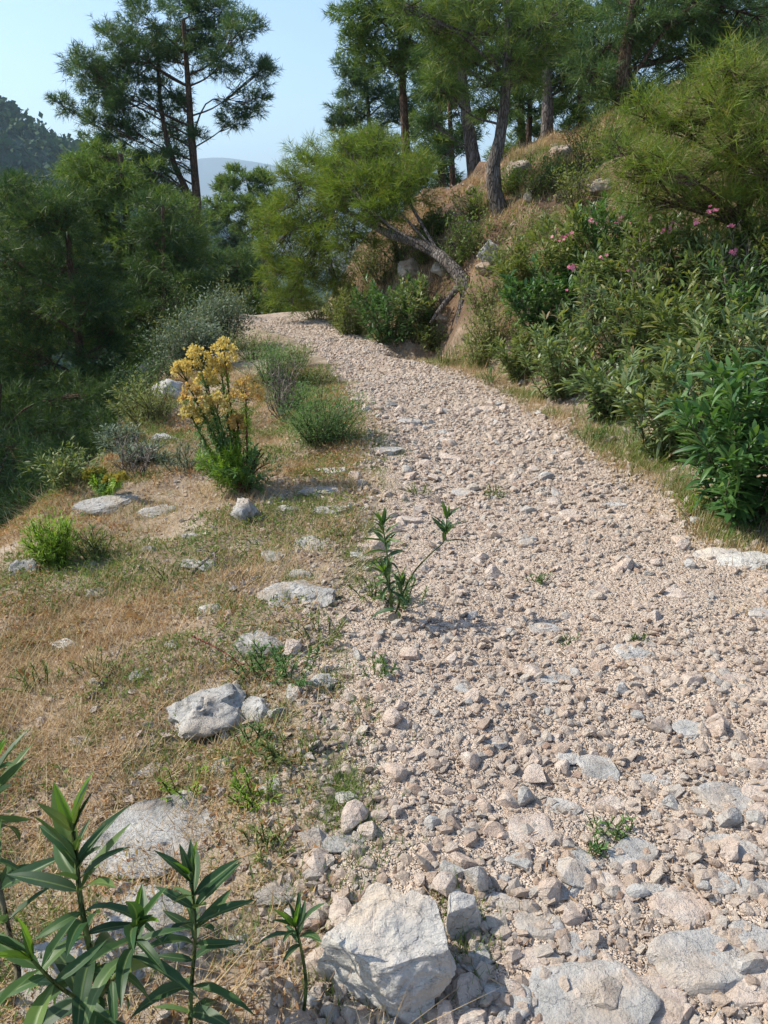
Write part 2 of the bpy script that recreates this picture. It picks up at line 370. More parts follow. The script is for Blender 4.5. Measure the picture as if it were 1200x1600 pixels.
# ------------------------------------------------------------------ the setting
def axis(parts):
    out = []
    for a, b, st in parts: out += list(np.arange(a, b, st))
    return out
def grow(start, end, st, k=1.13):
    out = []; v = start
    while v < end: out.append(v); v += st; st *= k
    out.append(end); return out
GX = sorted([-v for v in grow(2.6, 6000, .09, 1.15)] + axis([(-2.55, 2.3, .06), (2.3, 6.0, .14)]) + grow(6.0, 6000, .17, 1.15))
GY = sorted([-v for v in grow(-.6, 600, .15, 1.2)] + axis([(.65, 6, .065), (6, 16, .14)]) + grow(16, 6000, .17, 1.15))
gx, gy = np.meshgrid(np.array(GX), np.array(GY)); gxf, gyf = gx.ravel(), gy.ravel()
inside = sst(0, .22, xr(gyf) - gxf) * sst(0, .22, gxf - xl(gyf)) * (gyf < 21)
gz = H(gxf, gyf) - .09 * inside
nx, ny = len(GX), len(GY)
idx = np.arange(nx * ny).reshape(ny, nx)
GF = np.stack([idx[:-1, :-1].ravel(), idx[:-1, 1:].ravel(), idx[1:, 1:].ravel(), idx[1:, :-1].ravel()], 1)
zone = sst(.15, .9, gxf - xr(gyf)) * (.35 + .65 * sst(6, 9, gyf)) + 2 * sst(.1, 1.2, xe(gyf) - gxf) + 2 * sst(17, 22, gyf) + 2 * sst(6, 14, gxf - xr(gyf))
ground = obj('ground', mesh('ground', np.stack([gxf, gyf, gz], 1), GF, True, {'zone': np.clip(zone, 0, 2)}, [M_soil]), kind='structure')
ground['label'] = 'dry earth of the verge, bank and wooded slopes'

PY = np.array(axis([(-1, .6, .1), (.6, 5, .035), (5, 16, .1)])); PU = np.linspace(-.07, 1.07, 70)
a0, a1 = xl(PY), xr(PY)
pxg = a0[:, None] + (a1 - a0)[:, None] * PU[None]; pyg = np.repeat(PY[:, None], len(PU), 1)
pz = H(pxg.ravel(), pyg.ravel()).reshape(pxg.shape)
edge = np.minimum(PU + .07, 1.07 - PU)[None] * (a1 - a0)[:, None]
pz = pz - .05 * (1 - sst(.02, .2, edge + .05 * fbm2(pxg * 5, pyg * 5, 61, 3)))
pz = pz + .006 * fbm2(pxg * 14, pyg * 14, 63, 3) * sst(0, .2, edge)
ii = np.arange(pxg.size).reshape(pxg.shape)
PF = np.stack([ii[:-1, :-1].ravel(), ii[:-1, 1:].ravel(), ii[1:, 1:].ravel(), ii[1:, :-1].ravel()], 1)
path = obj('path', mesh('path', np.stack([pxg.ravel(), pyg.ravel(), pz.ravel()], 1), PF, True, None, [M_path]), kind='structure')
path['label'] = 'stony track running away and bending out of sight'

# far hill with its woods, and the distant mountains
M_hill = leaf_mat('hill_scrub', [(0, (.03, .06, .03)), (1, (.05, .08, .035))], 0)
M_mount = leaf_mat('mountain_rock', [(0, (.12, .13, .10)), (1, (.16, .16, .12))], 0)
def hill(name, cx, cy, rx, ry, top, base, seed, mat, rough, label, n=60):
    u = np.linspace(-1, 1, n); X, Y = np.meshgrid(u, u); r = np.hypot(X, Y)
    z = base + (top - base) * np.clip(1 - r, 0, 1) ** 1.0 * (1 + rough * fbm2(X * 3, Y * 3, seed, 5)) - 3 * (r > .98)
    V = np.stack([cx + X.ravel() * rx, cy + Y.ravel() * ry, z.ravel()], 1); i = np.arange(n * n).reshape(n, n)
    F = np.stack([i[:-1, :-1].ravel(), i[:-1, 1:].ravel(), i[1:, 1:].ravel(), i[1:, :-1].ravel()], 1)
    o = obj(name, mesh(name, V, F, True, {'rnd': rng.random(n * n)}, [mat]), kind='structure', label=label); return o, V
hc = at_y(-170, 140, 390)
hill_o, hv = hill('hill', hc[0], hc[1], 300, 300, hc[2], -66, 71, M_hill, .16, 'wooded blue green hill rising beyond the valley')
mc = at_y(325, 243, 5200); mc2 = at_y(585, 236, 5600)
hill('mountain', mc[0], mc[1], 1900, 800, mc[2], -66, 81, M_mount, .10, 'pale blue mountain fading in the haze behind the tall pine')
hill('mountain', mc2[0], mc2[1], 2000, 800, mc2[2], -66, 83, M_mount, .10, 'pale blue mountain fading in the haze above the bend of the path')

def leafcards(P, size, droop=0.0, rr=None):
    """small bent leaf quads, one per point"""
    n = len(P); d = rdir(n); d[:, 2] -= droop; d = norm(d); s = perp(d)
    L = size * (0.6 + .8 * rng.random(n))[:, None]; W = L * .38
    V = np.stack([P, P + d * L * .5 + s * W, P + d * L, P + d * L * .5 - s * W], 1).reshape(-1, 3)
    F = np.arange(n * 4).reshape(n, 4); a = np.repeat(rng.random(n) if rr is None else rr, 4)
    return V, F, a
# woods on the hill: crowns that read as one mass
sel = hv[(hv[:, 2] > -30)]
cx = rng.uniform(hc[0] - 260, hc[0] + 300, 15000); cy = rng.uniform(hc[1] - 290, hc[1] + 60, 15000)
n = 90; fx = (cx - hc[0]) / 300; fy = (cy - hc[1]) / 300; rr_ = np.hypot(fx, fy)
cz = -66 + (hc[2] + 66) * np.clip(1 - rr_, 0, 1) * (1 + .16 * fbm2(fx * 3, fy * 3, 71, 5))
ok = (rr_ < .95) & (cx / cy < -.2) & (rng.random(15000) < np.where(cx / cy > -.66, 1, .55)) & (vn3(cx * .05, cy * .05, cx * 0, 3) > -.8)
cc = np.stack([cx, cy, cz], 1)[ok]
k = 10; Rr = rng.uniform(2.0, 5.2, len(cc))
P = np.repeat(cc, k, 0) + rdir(len(cc) * k) * np.repeat(Rr, k)[:, None] * (rng.random((len(cc) * k, 1)) ** .35) * np.array([1, 1, 1.15]) + np.repeat(Rr, k)[:, None] * np.array([0, 0, .45])
V, F, a = leafcards(P, 2.9, 0, np.repeat(rng.random(len(cc)), k))
obj('far_woodland', mesh('far_woodland', V, F, False, {'rnd': a}, [M_woods]), kind='stuff', label='dense distant woodland covering the far hill', cat='woodland')

# ------------------------------------------------------------------ pines
def needles(P, D, nn, L, W, spread=.9):
    n = len(P)
    d = np.repeat(D, nn, 0) + spread * rdir(n * nn); d = norm(d)
    o = np.repeat(P, nn, 0) + np.repeat(D, nn, 0) * (rng.random((n * nn, 1)) - .4) * L * .9
    s = perp(d); l = L * (.65 + .7 * rng.random((n * nn, 1))); wv = s * W * .5
    tip = o + d * l; tip[:, 2] -= .12 * l[:, 0]
    V = np.stack([o - wv, o + wv, tip], 1).reshape(-1, 3)
    a = np.repeat(np.clip(np.repeat(rng.random(n), nn) * .8 + rng.random(n * nn) * .2, 0, 1), 3)
    return V, np.arange(n * nn * 3).reshape(-1, 3), a

def pine(label, Y, trunk, clumps, r0, mat=M_pine_mid, bark=M_bark, dens=1.0, group='pines', roots=(), limbs=True, spread=.40, tr=None, name='pine_tree', floor=True, wide=1.0, cs=1.0):
    """trunk and clumps are given as points in the photo, set at their real distance Y"""
    tp = [at_y(p[0], p[1], Y + (p[2] if len(p) > 2 else 0)) for p in trunk]
    b = tp[0].copy(); gz_ = h1(b[0], b[1])
    if floor and b[2] > gz_ - .05:
        tp = [np.array([b[0], b[1], gz_ - .15])] + tp if b[2] - gz_ > .25 else [np.array([b[0], b[1], gz_ - .12])] + tp[1:]
    base = tp[0]
    root = empty(name, base, label, 'tree', group)
    n = max(10, len(tp) * 5); S = spline(tp, n)
    f = np.linspace(0, 1, n); rad = r0 * (1 - .72 * f) * (1 + .35 * np.exp(-f * 18))
    V, F = tube(S - base, rad, 12, .14, len(label)); obj('trunk', mesh('trunk', V, F, True, None, [bark]), root)
    for rp in roots:
        rs = spline([at_y(*q) for q in rp], 10); V, F = tube(rs - base, np.linspace(r0 * .45, r0 * .12, 10), 7, .2, 4)
        obj('exposed_root', mesh('exposed_root', V, F, True, None, [bark]), root)
    tw = Acc(); cr = Acc()
    px_m = mpp(Y)
    wid = max(.006, .00062 * Y) * wide * 1.08; L = min(.24, .13 + .0022 * Y); nn = 9
    for c in clumps:
        cp = at_y(c[0], c[1], Y + (c[3] if len(c) > 3 else rng.uniform(-.5, .5) * c[2] * px_m * 2.2))
        rad_m = c[2] * px_m * cs
        # limb: from a point on the trunk below the clump
        dz = S[:, 2] - (cp[2] - .55 * np.hypot(S[:, 0] - cp[0], S[:, 1] - cp[1])); i = int(np.argmin(np.abs(dz) + .05 * np.linalg.norm(S - cp, axis=1)))
        i = max(i, n // 5)
        q = S[i]; mid = (q + cp) / 2 + np.array([0, 0, .12 * np.linalg.norm(cp - q)]) * rng.uniform(-.6, .9) + rng.normal(size=3) * .08 * np.linalg.norm(cp - q)
        ls = spline([q, mid, cp], 8); lr = min(rad[i] * .5, .012 + .035 * rad_m)
        V, F = tube(ls - base, np.linspace(lr, lr * .3, 8), 5)
        if limbs and np.linalg.norm(cp - q) > .3: obj('limb', mesh('limb', V, F, True, None, [bark]), root)
        else: tw.add(V, F)
        # sprays round the clump
        ns = max(9, int(15 * dens)); sc = rdir(ns) * (rng.random((ns, 1)) ** .4) * rad_m * np.array([1.2, 1.2, .85]) + cp
        for k_, s_ in enumerate(sc):
            st = ls[rng.integers(4, 8)]; md = (st + s_) / 2 + rng.normal(size=3) * .1 * rad_m - np.array([0, 0, .06 * rad_m])
            V, F = tube(np.array([st, md, s_]) - base, np.linspace(lr * .4 + .003, .003, 3), 3); tw.add(V, F)
        nt_ = int(max(90, 700 * dens * min(1.6, (rad_m / .95) ** 1.5)))
        which = rng.integers(0, ns, nt_)
        out = norm(sc - cp)
        off = rng.normal(size=(nt_, 3)) * rad_m * spread * np.array([.5, .5, .27])
        P = sc[which] + off
        D = norm(out[which] * .6 + norm(off + 1e-6) * .7 + np.array([0, 0, .45]))
        V, F, a = needles(P - base, D, nn, L, wid); cr.add(V, F, a)
    if tw.n: obj('twigs', tw.mesh('twigs', [bark]), root, kind='stuff')
    obj('crown', cr.mesh('crown', [mat]), root, kind='stuff')
    return root

GL = 'pines on the valley side of the path'; GR = 'pines on the rocky bank'
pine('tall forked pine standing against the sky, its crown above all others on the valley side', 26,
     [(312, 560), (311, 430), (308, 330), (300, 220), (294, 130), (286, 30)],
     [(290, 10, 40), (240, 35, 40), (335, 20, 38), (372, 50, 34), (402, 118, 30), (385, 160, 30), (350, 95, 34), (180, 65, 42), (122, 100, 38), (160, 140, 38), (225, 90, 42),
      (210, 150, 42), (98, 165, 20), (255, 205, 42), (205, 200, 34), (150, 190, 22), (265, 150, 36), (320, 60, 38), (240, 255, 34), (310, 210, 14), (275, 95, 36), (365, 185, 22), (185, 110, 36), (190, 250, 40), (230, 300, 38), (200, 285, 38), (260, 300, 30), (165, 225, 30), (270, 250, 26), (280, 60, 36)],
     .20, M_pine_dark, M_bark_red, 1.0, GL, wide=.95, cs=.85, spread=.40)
fork = bpy.data.objects['pine_tree']
_b = np.array(fork.location); _s = spline([at_y(308, 345, 26), at_y(290, 295, 26), at_y(268, 245, 26), at_y(252, 170, 26), at_y(246, 80, 26)], 20) - _b
V, F = tube(_s, np.linspace(.12, .04, 20), 9, .12, 3); obj('fork', mesh('fork', V, F, True, None, [M_bark_red]), fork)
pine('bushy mid green pine right below the tall forked pine', 18, [(205, 640), (205, 500), (203, 400), (196, 320), (188, 240)],
     [(180, 285, 44), (238, 300, 40), (150, 330, 46), (220, 355, 48), (268, 345, 38), (118, 385, 46), (190, 410, 48), (150, 440, 44), (250, 410, 40), (100, 320, 36), (165, 245, 26), (140, 275, 32), (215, 465, 42), (280, 390, 36), (130, 500, 46), (190, 530, 44), (240, 530, 36), (250, 470, 36), (280, 440, 32), (225, 580, 30), (260, 560, 26)],
     .17, M_pine_mid, M_bark_red, 1.0, GL, wide=1.25, cs=1.1)
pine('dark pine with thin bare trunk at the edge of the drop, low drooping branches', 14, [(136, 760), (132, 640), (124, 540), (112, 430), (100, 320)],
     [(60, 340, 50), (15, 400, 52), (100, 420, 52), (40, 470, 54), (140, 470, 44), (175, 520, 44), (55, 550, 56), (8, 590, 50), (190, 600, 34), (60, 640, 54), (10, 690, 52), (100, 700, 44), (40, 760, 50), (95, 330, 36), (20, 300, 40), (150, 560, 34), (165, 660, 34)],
     .11, M_pine_shade, M_bark_red, 1.15, GL, wide=1.25, cs=1.1)
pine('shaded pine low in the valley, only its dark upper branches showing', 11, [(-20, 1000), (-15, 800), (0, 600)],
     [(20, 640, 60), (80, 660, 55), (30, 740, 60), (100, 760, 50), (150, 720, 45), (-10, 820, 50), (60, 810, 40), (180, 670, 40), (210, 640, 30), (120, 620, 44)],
     .10, M_pine_shade, M_bark_red, 1.0, GL, wide=1.25)
for tx, ty, th, lab in ((-8.6, 7.2, 9.8, 'unseen pine beyond the left edge, added to shade the valley side, nearer one'), (-9.4, 10.5, 10.4, 'unseen pine beyond the left edge, added to shade the valley side, middle one'), (-10.2, 14.2, 9.5, 'unseen pine beyond the left edge, added to shade the valley side, farther one')):  # pines out of view, put in and sized to shade the slope
    bz = h1(tx, ty); root = empty('pine_tree', (tx, ty, bz), lab, 'tree', GL)
    V, F = tube(spline([(0, 0, -.2), (.15, .1, th * .5), (0, 0, th)], 14), np.linspace(.16, .04, 14), 9, .12, 5); obj('trunk', mesh('trunk', V, F, True, None, [M_bark_red]), root)
    cr = Acc(); nclump = 22
    for q in range(nclump):
        f_ = .35 + .65 * q / (nclump - 1); a_ = q * 2.4; rr_ = 2.0 * (1.15 - f_) + .2; c_ = np.array([math.cos(a_) * rr_, math.sin(a_) * rr_, th * f_])
        V, F = tube(spline([(0, 0, th * f_ - .4), c_ * np.array([.5, .5, 1]) + np.array([0, 0, -.1]), c_], 6), np.linspace(.04, .012, 6), 5); obj('limb', mesh('limb', V, F, True, None, [M_bark_red]), root)
        P = c_ + rng.normal(size=(170, 3)) * np.array([.62, .62, .34]); V, F, a = needles(P, norm(P - c_ + np.array([0, 0, .4])), 7, .2, .026); cr.add(V, F, a)
    obj('crown', cr.mesh('crown', [M_pine_mid]), root, kind='stuff')
pine('light green pine at the left margin behind the dark drooping one', 17, [(40, 900), (40, 700), (38, 500), (34, 330)],
     [(30, 330, 44), (75, 360, 40), (5, 380, 44), (60, 420, 46), (110, 450, 40), (15, 450, 46), (70, 500, 46), (120, 520, 42), (20, 540, 46), (80, 580, 44), (150, 590, 40), (30, 620, 44), (110, 640, 40), (170, 470, 36), (215, 560, 36), (190, 630, 34), (230, 600, 28)],
     .15, M_pine_mid, M_bark_red, 1.0, GL, wide=1.3, cs=1.15)
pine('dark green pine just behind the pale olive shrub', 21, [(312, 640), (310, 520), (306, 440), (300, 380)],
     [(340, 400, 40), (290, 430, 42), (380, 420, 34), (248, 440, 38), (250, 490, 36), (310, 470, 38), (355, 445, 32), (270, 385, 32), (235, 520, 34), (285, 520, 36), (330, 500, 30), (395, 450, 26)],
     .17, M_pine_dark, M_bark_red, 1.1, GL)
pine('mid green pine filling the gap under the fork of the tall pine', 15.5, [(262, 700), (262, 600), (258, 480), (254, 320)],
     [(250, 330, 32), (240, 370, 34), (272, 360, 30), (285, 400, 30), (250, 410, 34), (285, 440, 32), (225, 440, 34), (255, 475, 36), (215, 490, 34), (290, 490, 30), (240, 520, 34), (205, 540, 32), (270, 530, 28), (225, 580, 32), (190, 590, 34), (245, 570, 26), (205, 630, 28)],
     .09, M_pine_shade, M_bark_red, 1.0, GL, wide=1.2)
pine('small flat topped pine far off between the tall pine and the bend', 42, [(418, 480), (412, 400), (404, 345), (388, 290)],
     [(350, 300, 22), (385, 280, 26), (418, 288, 24), (368, 325, 22), (405, 322, 26), (340, 325, 16), (435, 315, 18), (430, 350, 20), (390, 360, 22)],
     .25, M_pine_mid, M_bark_red, .65, GL, wide=1.2)
pine('hazy pine deep in the valley beyond the end of the path', 60, [(405, 620), (402, 500), (398, 390)],
     [(400, 390, 24), (380, 410, 22), (415, 415, 22), (395, 440, 26), (375, 450, 22), (420, 450, 24), (400, 475, 26), (350, 370, 24), (365, 395, 20), (340, 345, 20), (440, 480, 26)],
     .3, M_pine_dark, M_bark_red, .6, GL, wide=1.3)
pine('bent pine growing out of the bank, trunk leaning over the path', 10.6,
     [(734, 472, -.1), (728, 448, -.1), (712, 423, 0), (685, 398, .25), (650, 380, .5), (605, 364, .9), (560, 340, 1.3), (515, 318, 1.6)],
     [(485, 248, 28, 2.2), (560, 248, 42, 1.8), (615, 258, 38, 1.2), (500, 295, 42, 1.8), (570, 300, 44, 1.2), (632, 300, 36, .9), (450, 325, 36, 2.2), (520, 350, 42, 1.6), (440, 380, 32, 2.4), (495, 400, 38, 2.0), (555, 375, 32, 1.4), (600, 335, 30, .8), (470, 430, 30, 2.2), (535, 230, 26, 1.6), (590, 225, 22, 1.4), (520, 440, 28, 2.2), (460, 280, 24, 2), (435, 430, 28, 2.6), (455, 470, 26, 2.6), (420, 350, 26, 2.6), (540, 275, 36, 1.4), (590, 280, 34, 1.1), (650, 270, 26, .8), (480, 360, 32, 2)],
     .108, M_pine_fresh, M_bark, 1.75, GR, wide=1.05, cs=1.15, roots=[[(722, 470, 10.35), (716, 505, 10.2), (722, 540, 10.1)], [(727, 462, 10.4), (742, 490, 10.3), (738, 525, 10.2)], [(715, 450, 10.5), (690, 480, 10.4), (672, 505, 10.3)]], floor=False)
pine('slim straight pine with bare trunk behind the leaning crown', 18, [(647, 450), (640, 350), (635, 250), (630, 150), (627, 80), (622, -60)],
     [(590, 30, 40), (648, 20, 40), (556, 15, 32), (690, 60, 40), (600, 95, 34), (660, 100, 36), (560, 60, 28), (630, -20, 44), (700, 10, 40), (580, -30, 40), (700, 120, 24), (640, 60, 34)],
     .13, M_pine_mid, M_bark_red, 1.0, GR, wide=1.3)
pine('small thin pine against the sky left of the slim straight pine', 26, [(588, 400), (584, 300), (578, 200), (568, 90)],
     [(556, 100, 22), (590, 150, 26), (540, 165, 24), (560, 205, 26), (610, 190, 26), (604, 225, 24), (548, 130, 20), (572, 75, 18), (580, 120, 20), (530, 195, 18), (590, 255, 24), (560, 235, 22), (620, 160, 22)],
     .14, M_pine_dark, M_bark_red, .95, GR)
pine('dark trunked pine leaning on the crest of the bank', 17, [(744, 300), (738, 240), (729, 180), (722, 110), (718, 20), (716, -80)],
     [(720, 20, 42), (690, 85, 34), (752, 80, 36), (700, 140, 22), (675, 190, 18), (765, 30, 42), (685, 250, 16), (720, -40, 44), (668, 130, 22)],
     .15, M_pine_dark, M_bark, 1.0, GR, wide=1.3)
pine('grey barked pine with kinked trunk in the middle of the bank', 11, [(788, 384), (784, 345), (773, 295), (772, 255), (781, 215), (790, 140), (794, 50), (798, -80)],
     [(750, 125, 30), (795, 95, 32), (705, 80, 34), (825, 120, 24), (740, 50, 42), (810, 45, 40), (670, 40, 36), (860, 30, 40), (780, 0, 44), (720, -20, 44), (845, 80, 30), (690, 130, 18), (765, 165, 18), (640, 10, 34)],
     .125, M_pine_mid, M_bark, 1.1, GR, wide=1.05)
pine('dark straight pine behind the kinked pine', 15, [(853, 290), (855, 220), (855, 140), (850, 60), (848, -60)],
     [(885, 125, 34), (905, 60, 42), (828, 110, 26), (945, 45, 46), (850, 20, 44), (870, 70, 34), (930, 110, 32), (880, -20, 44)],
     .13, M_pine_dark, M_bark, 1.0, GR, wide=1.3)
pine('pine with heavy dark boughs overhanging the top of the slope', 12.5, [(985, 280), (980, 200), (974, 110), (985, 40), (1000, -60)],
     [(1000, 15, 48), (1060, 30, 50), (1120, 20, 50), (1180, 25, 50), (1050, 80, 42), (955, 150, 30), (920, 110, 32), (1110, 75, 40), (950, 70, 40), (1180, 80, 40), (1000, 90, 40), (1010, 140, 30), (1060, -30, 55), (1150, -40, 55), (1230, 40, 60)],
     .16, M_pine_dark, M_bark_red, 1.0, GR, wide=1.2)
pine('young pine with long yellow green needles above the pink oleanders', 7.4, [(1175, 430), (1165, 340), (1150, 240), (1140, 150), (1135, 90)],
     [(1050, 195, 50), (1115, 165, 52), (1180, 215, 56), (1030, 260, 46), (1105, 260, 54), (1190, 135, 44), (1180, 300, 46), (1010, 305, 34), (1075, 310, 40), (985, 240, 34), (1140, 110, 40), (1215, 260, 60), (1225, 170, 50), (1140, 330, 36), (1200, 360, 40), (1010, 170, 30)],
     .07, M_pine_fresh, M_bark_red, 1.6, GR, spread=.42, wide=.75, cs=1.1)
pine('slender reddish young pine on the dark part of the slope', 13.5, [(972, 285), (968, 225), (963, 170), (960, 120)],
     [(940, 190, 22), (985, 200, 22), (960, 150, 24), (930, 220, 18), (1000, 170, 20)], .07, M_pine_mid, M_bark_red, .9, GR)
pine('slim pine with reddish trunk just left of the kinked pine', 20, [(708, 330), (706, 250), (702, 150), (700, 40)],
     [(700, 60, 30), (680, 110, 28), (722, 110, 26), (700, 145, 22), (668, 190, 18), (690, 225, 18), (650, 260, 20)], .10, M_pine_mid, M_bark_red, .8, GR, wide=1.4)
pine('slim pine with straight trunk right of the dark straight pine', 17, [(912, 270), (910, 200), (906, 110), (904, 0)],
     [(905, 20, 34), (880, 70, 30), (935, 80, 32), (900, 115, 28), (930, 150, 26), (880, 160, 24), (950, 185, 24), (905, 195, 22)], .10, M_pine_mid, M_bark_red, .8, GR, wide=1.4)
pine('slim dark pine between the heavy boughs and the kinked pine', 19, [(822, 300), (826, 220), (830, 120), (832, 10)],
     [(830, 30, 32), (805, 90, 28), (855, 95, 28), (830, 130, 22), (805, 160, 18), (848, 170, 18)], .09, M_pine_dark, M_bark_red, .8, GR, wide=1.4)
pine('pine behind the crest seen between two dark trunks', 27, [(690, 420), (690, 300), (688, 200), (684, 100)],
     [(690, 120, 28), (670, 170, 26), (715, 170, 26), (680, 220, 26), (655, 240, 24), (720, 235, 24), (690, 270, 26), (660, 300, 24), (700, 320, 24), (740, 200, 22), (645, 200, 20)], .2, M_pine_dark, M_bark_red, .75, GR, wide=1.2)
pine('pine behind the crest between the kinked and the straight pine', 24, [(818, 330), (816, 240), (812, 150), (806, 40)],
     [(810, 70, 32), (830, 190, 26), (800, 235, 26), (840, 225, 24), (780, 110, 30), (840, 90, 30), (815, 140, 26), (790, 170, 24), (900, 210, 24), (920, 160, 28), (770, 60, 34)], .2, M_pine_mid, M_bark_red, .75, GR, wide=1.2)
pine('shaded pine filling the top of the slope on the far right', 16, [(1090, 240), (1085, 140), (1080, 20)],
     [(1050, 150, 36), (1100, 130, 38), (1150, 110, 40), (1090, 60, 44), (1160, 50, 44), (1020, 60, 40), (1200, 110, 44), (1200, 30, 44), (1120, 0, 46), (1030, 0, 44)], .18, M_pine_dark, M_bark_red, .9, GR, wide=1.2)

# ------------------------------------------------------------------ rocks
def ico(sub):
    bm = bmesh.new(); bmesh.ops.create_icosphere(bm, subdivisions=sub, radius=1.0)
    V = np.array([v.co[:] for v in bm.verts]); F = np.array([[v.index for v in f.verts] for f in bm.faces]); bm.free(); return V, F
ICO = {k: ico(k) for k in (1, 2, 3, 4, 5, 6)}
def rock_shape(seed, sub, scale, cuts=9, depth=(.5, .85), rough=.07, crack=0.0, planes=()):
    r = np.random.default_rng(seed); V, F = ICO[sub]; V = V.copy()
    pl = [(np.array(p[:3]) / np.linalg.norm(p[:3]), p[3]) for p in planes]
    for _ in range(cuts):
        nvec = r.normal(size=3); pl.append((nvec / np.linalg.norm(nvec), r.uniform(*depth)))
    for nvec, d in pl:
        q = V @ nvec; o = np.maximum(0, q - d); V = V - o[:, None] * nvec
    nr = norm(V)
    if rough:
        dsp = rough * (fbm3(V + seed * 3.7, 2.2, seed, 6) + .5 * (.35 - np.abs(fbm3(V * np.array([1, 1, 2.2]) + seed, 3.1, seed + 50, 4))))
        if crack:
            cv = fbm3(V * np.array([1, 1, .5]) + seed, 1.6, seed + 9, 3); dsp = dsp - crack * np.exp(-(cv / .035) ** 2)
            cv = fbm3(V * np.array([.7, 1.6, .5]) + seed, 2.3, seed + 19, 2); dsp = dsp - .6 * crack * np.exp(-(cv / .03) ** 2)
        V = V + nr * dsp[:, None]
    return V * np.array(scale), F
def rotz(V, a):
    c, s = math.cos(a), math.sin(a); return V @ np.array([[c, s, 0], [-s, c, 0], [0, 0, 1]])
def rock(name, px, py, wpx, hfrac, label, mat, seed, asp=.8, sink=.35, sub=4, rz=None, parent=None, crack=0.0, cat='rock', group=None, rough=.07, cuts=9, planes=(), tilt=0):
    """a rock about wpx photo pixels wide, its middle seen at (px, py)"""
    p = on_ground(px, py); d = np.linalg.norm((p - np.array([0, 0, CAMZ])) * np.array([1, 1, 1])); wm = wpx * (d * np.dot(norm(p - np.array([0, 0, CAMZ])), FW)) / FPX / 2
    V, F = rock_shape(seed, sub, (wm * 1.12, wm * asp * 1.12, wm * hfrac * 1.12), cuts, rough=rough, crack=crack, planes=planes)
    if tilt: c, s = math.cos(tilt), math.sin(tilt); V = V @ np.array([[c, 0, -s], [0, 1, 0], [s, 0, c]])
    V = rotz(V, rz if rz is not None else random.uniform(-.5, .5))
    zt = V[:, 2].max(); base = np.array([p[0], p[1], h1(p[0], p[1])]); V = V + np.array([0, 0, zt * (1 - 2 * sink)])
    if parent is None: ROCKS.append((base[0], base[1], wm))
    o = obj(name, mesh(name, V, F, True if sub >= 4 else False, None, [mat]), parent, base)
    if sub >= 4: o.data.set_sharp_from_angle(angle=R(38))
    return tag(o, label, cat if parent is None else None, group)

ROCKS = []
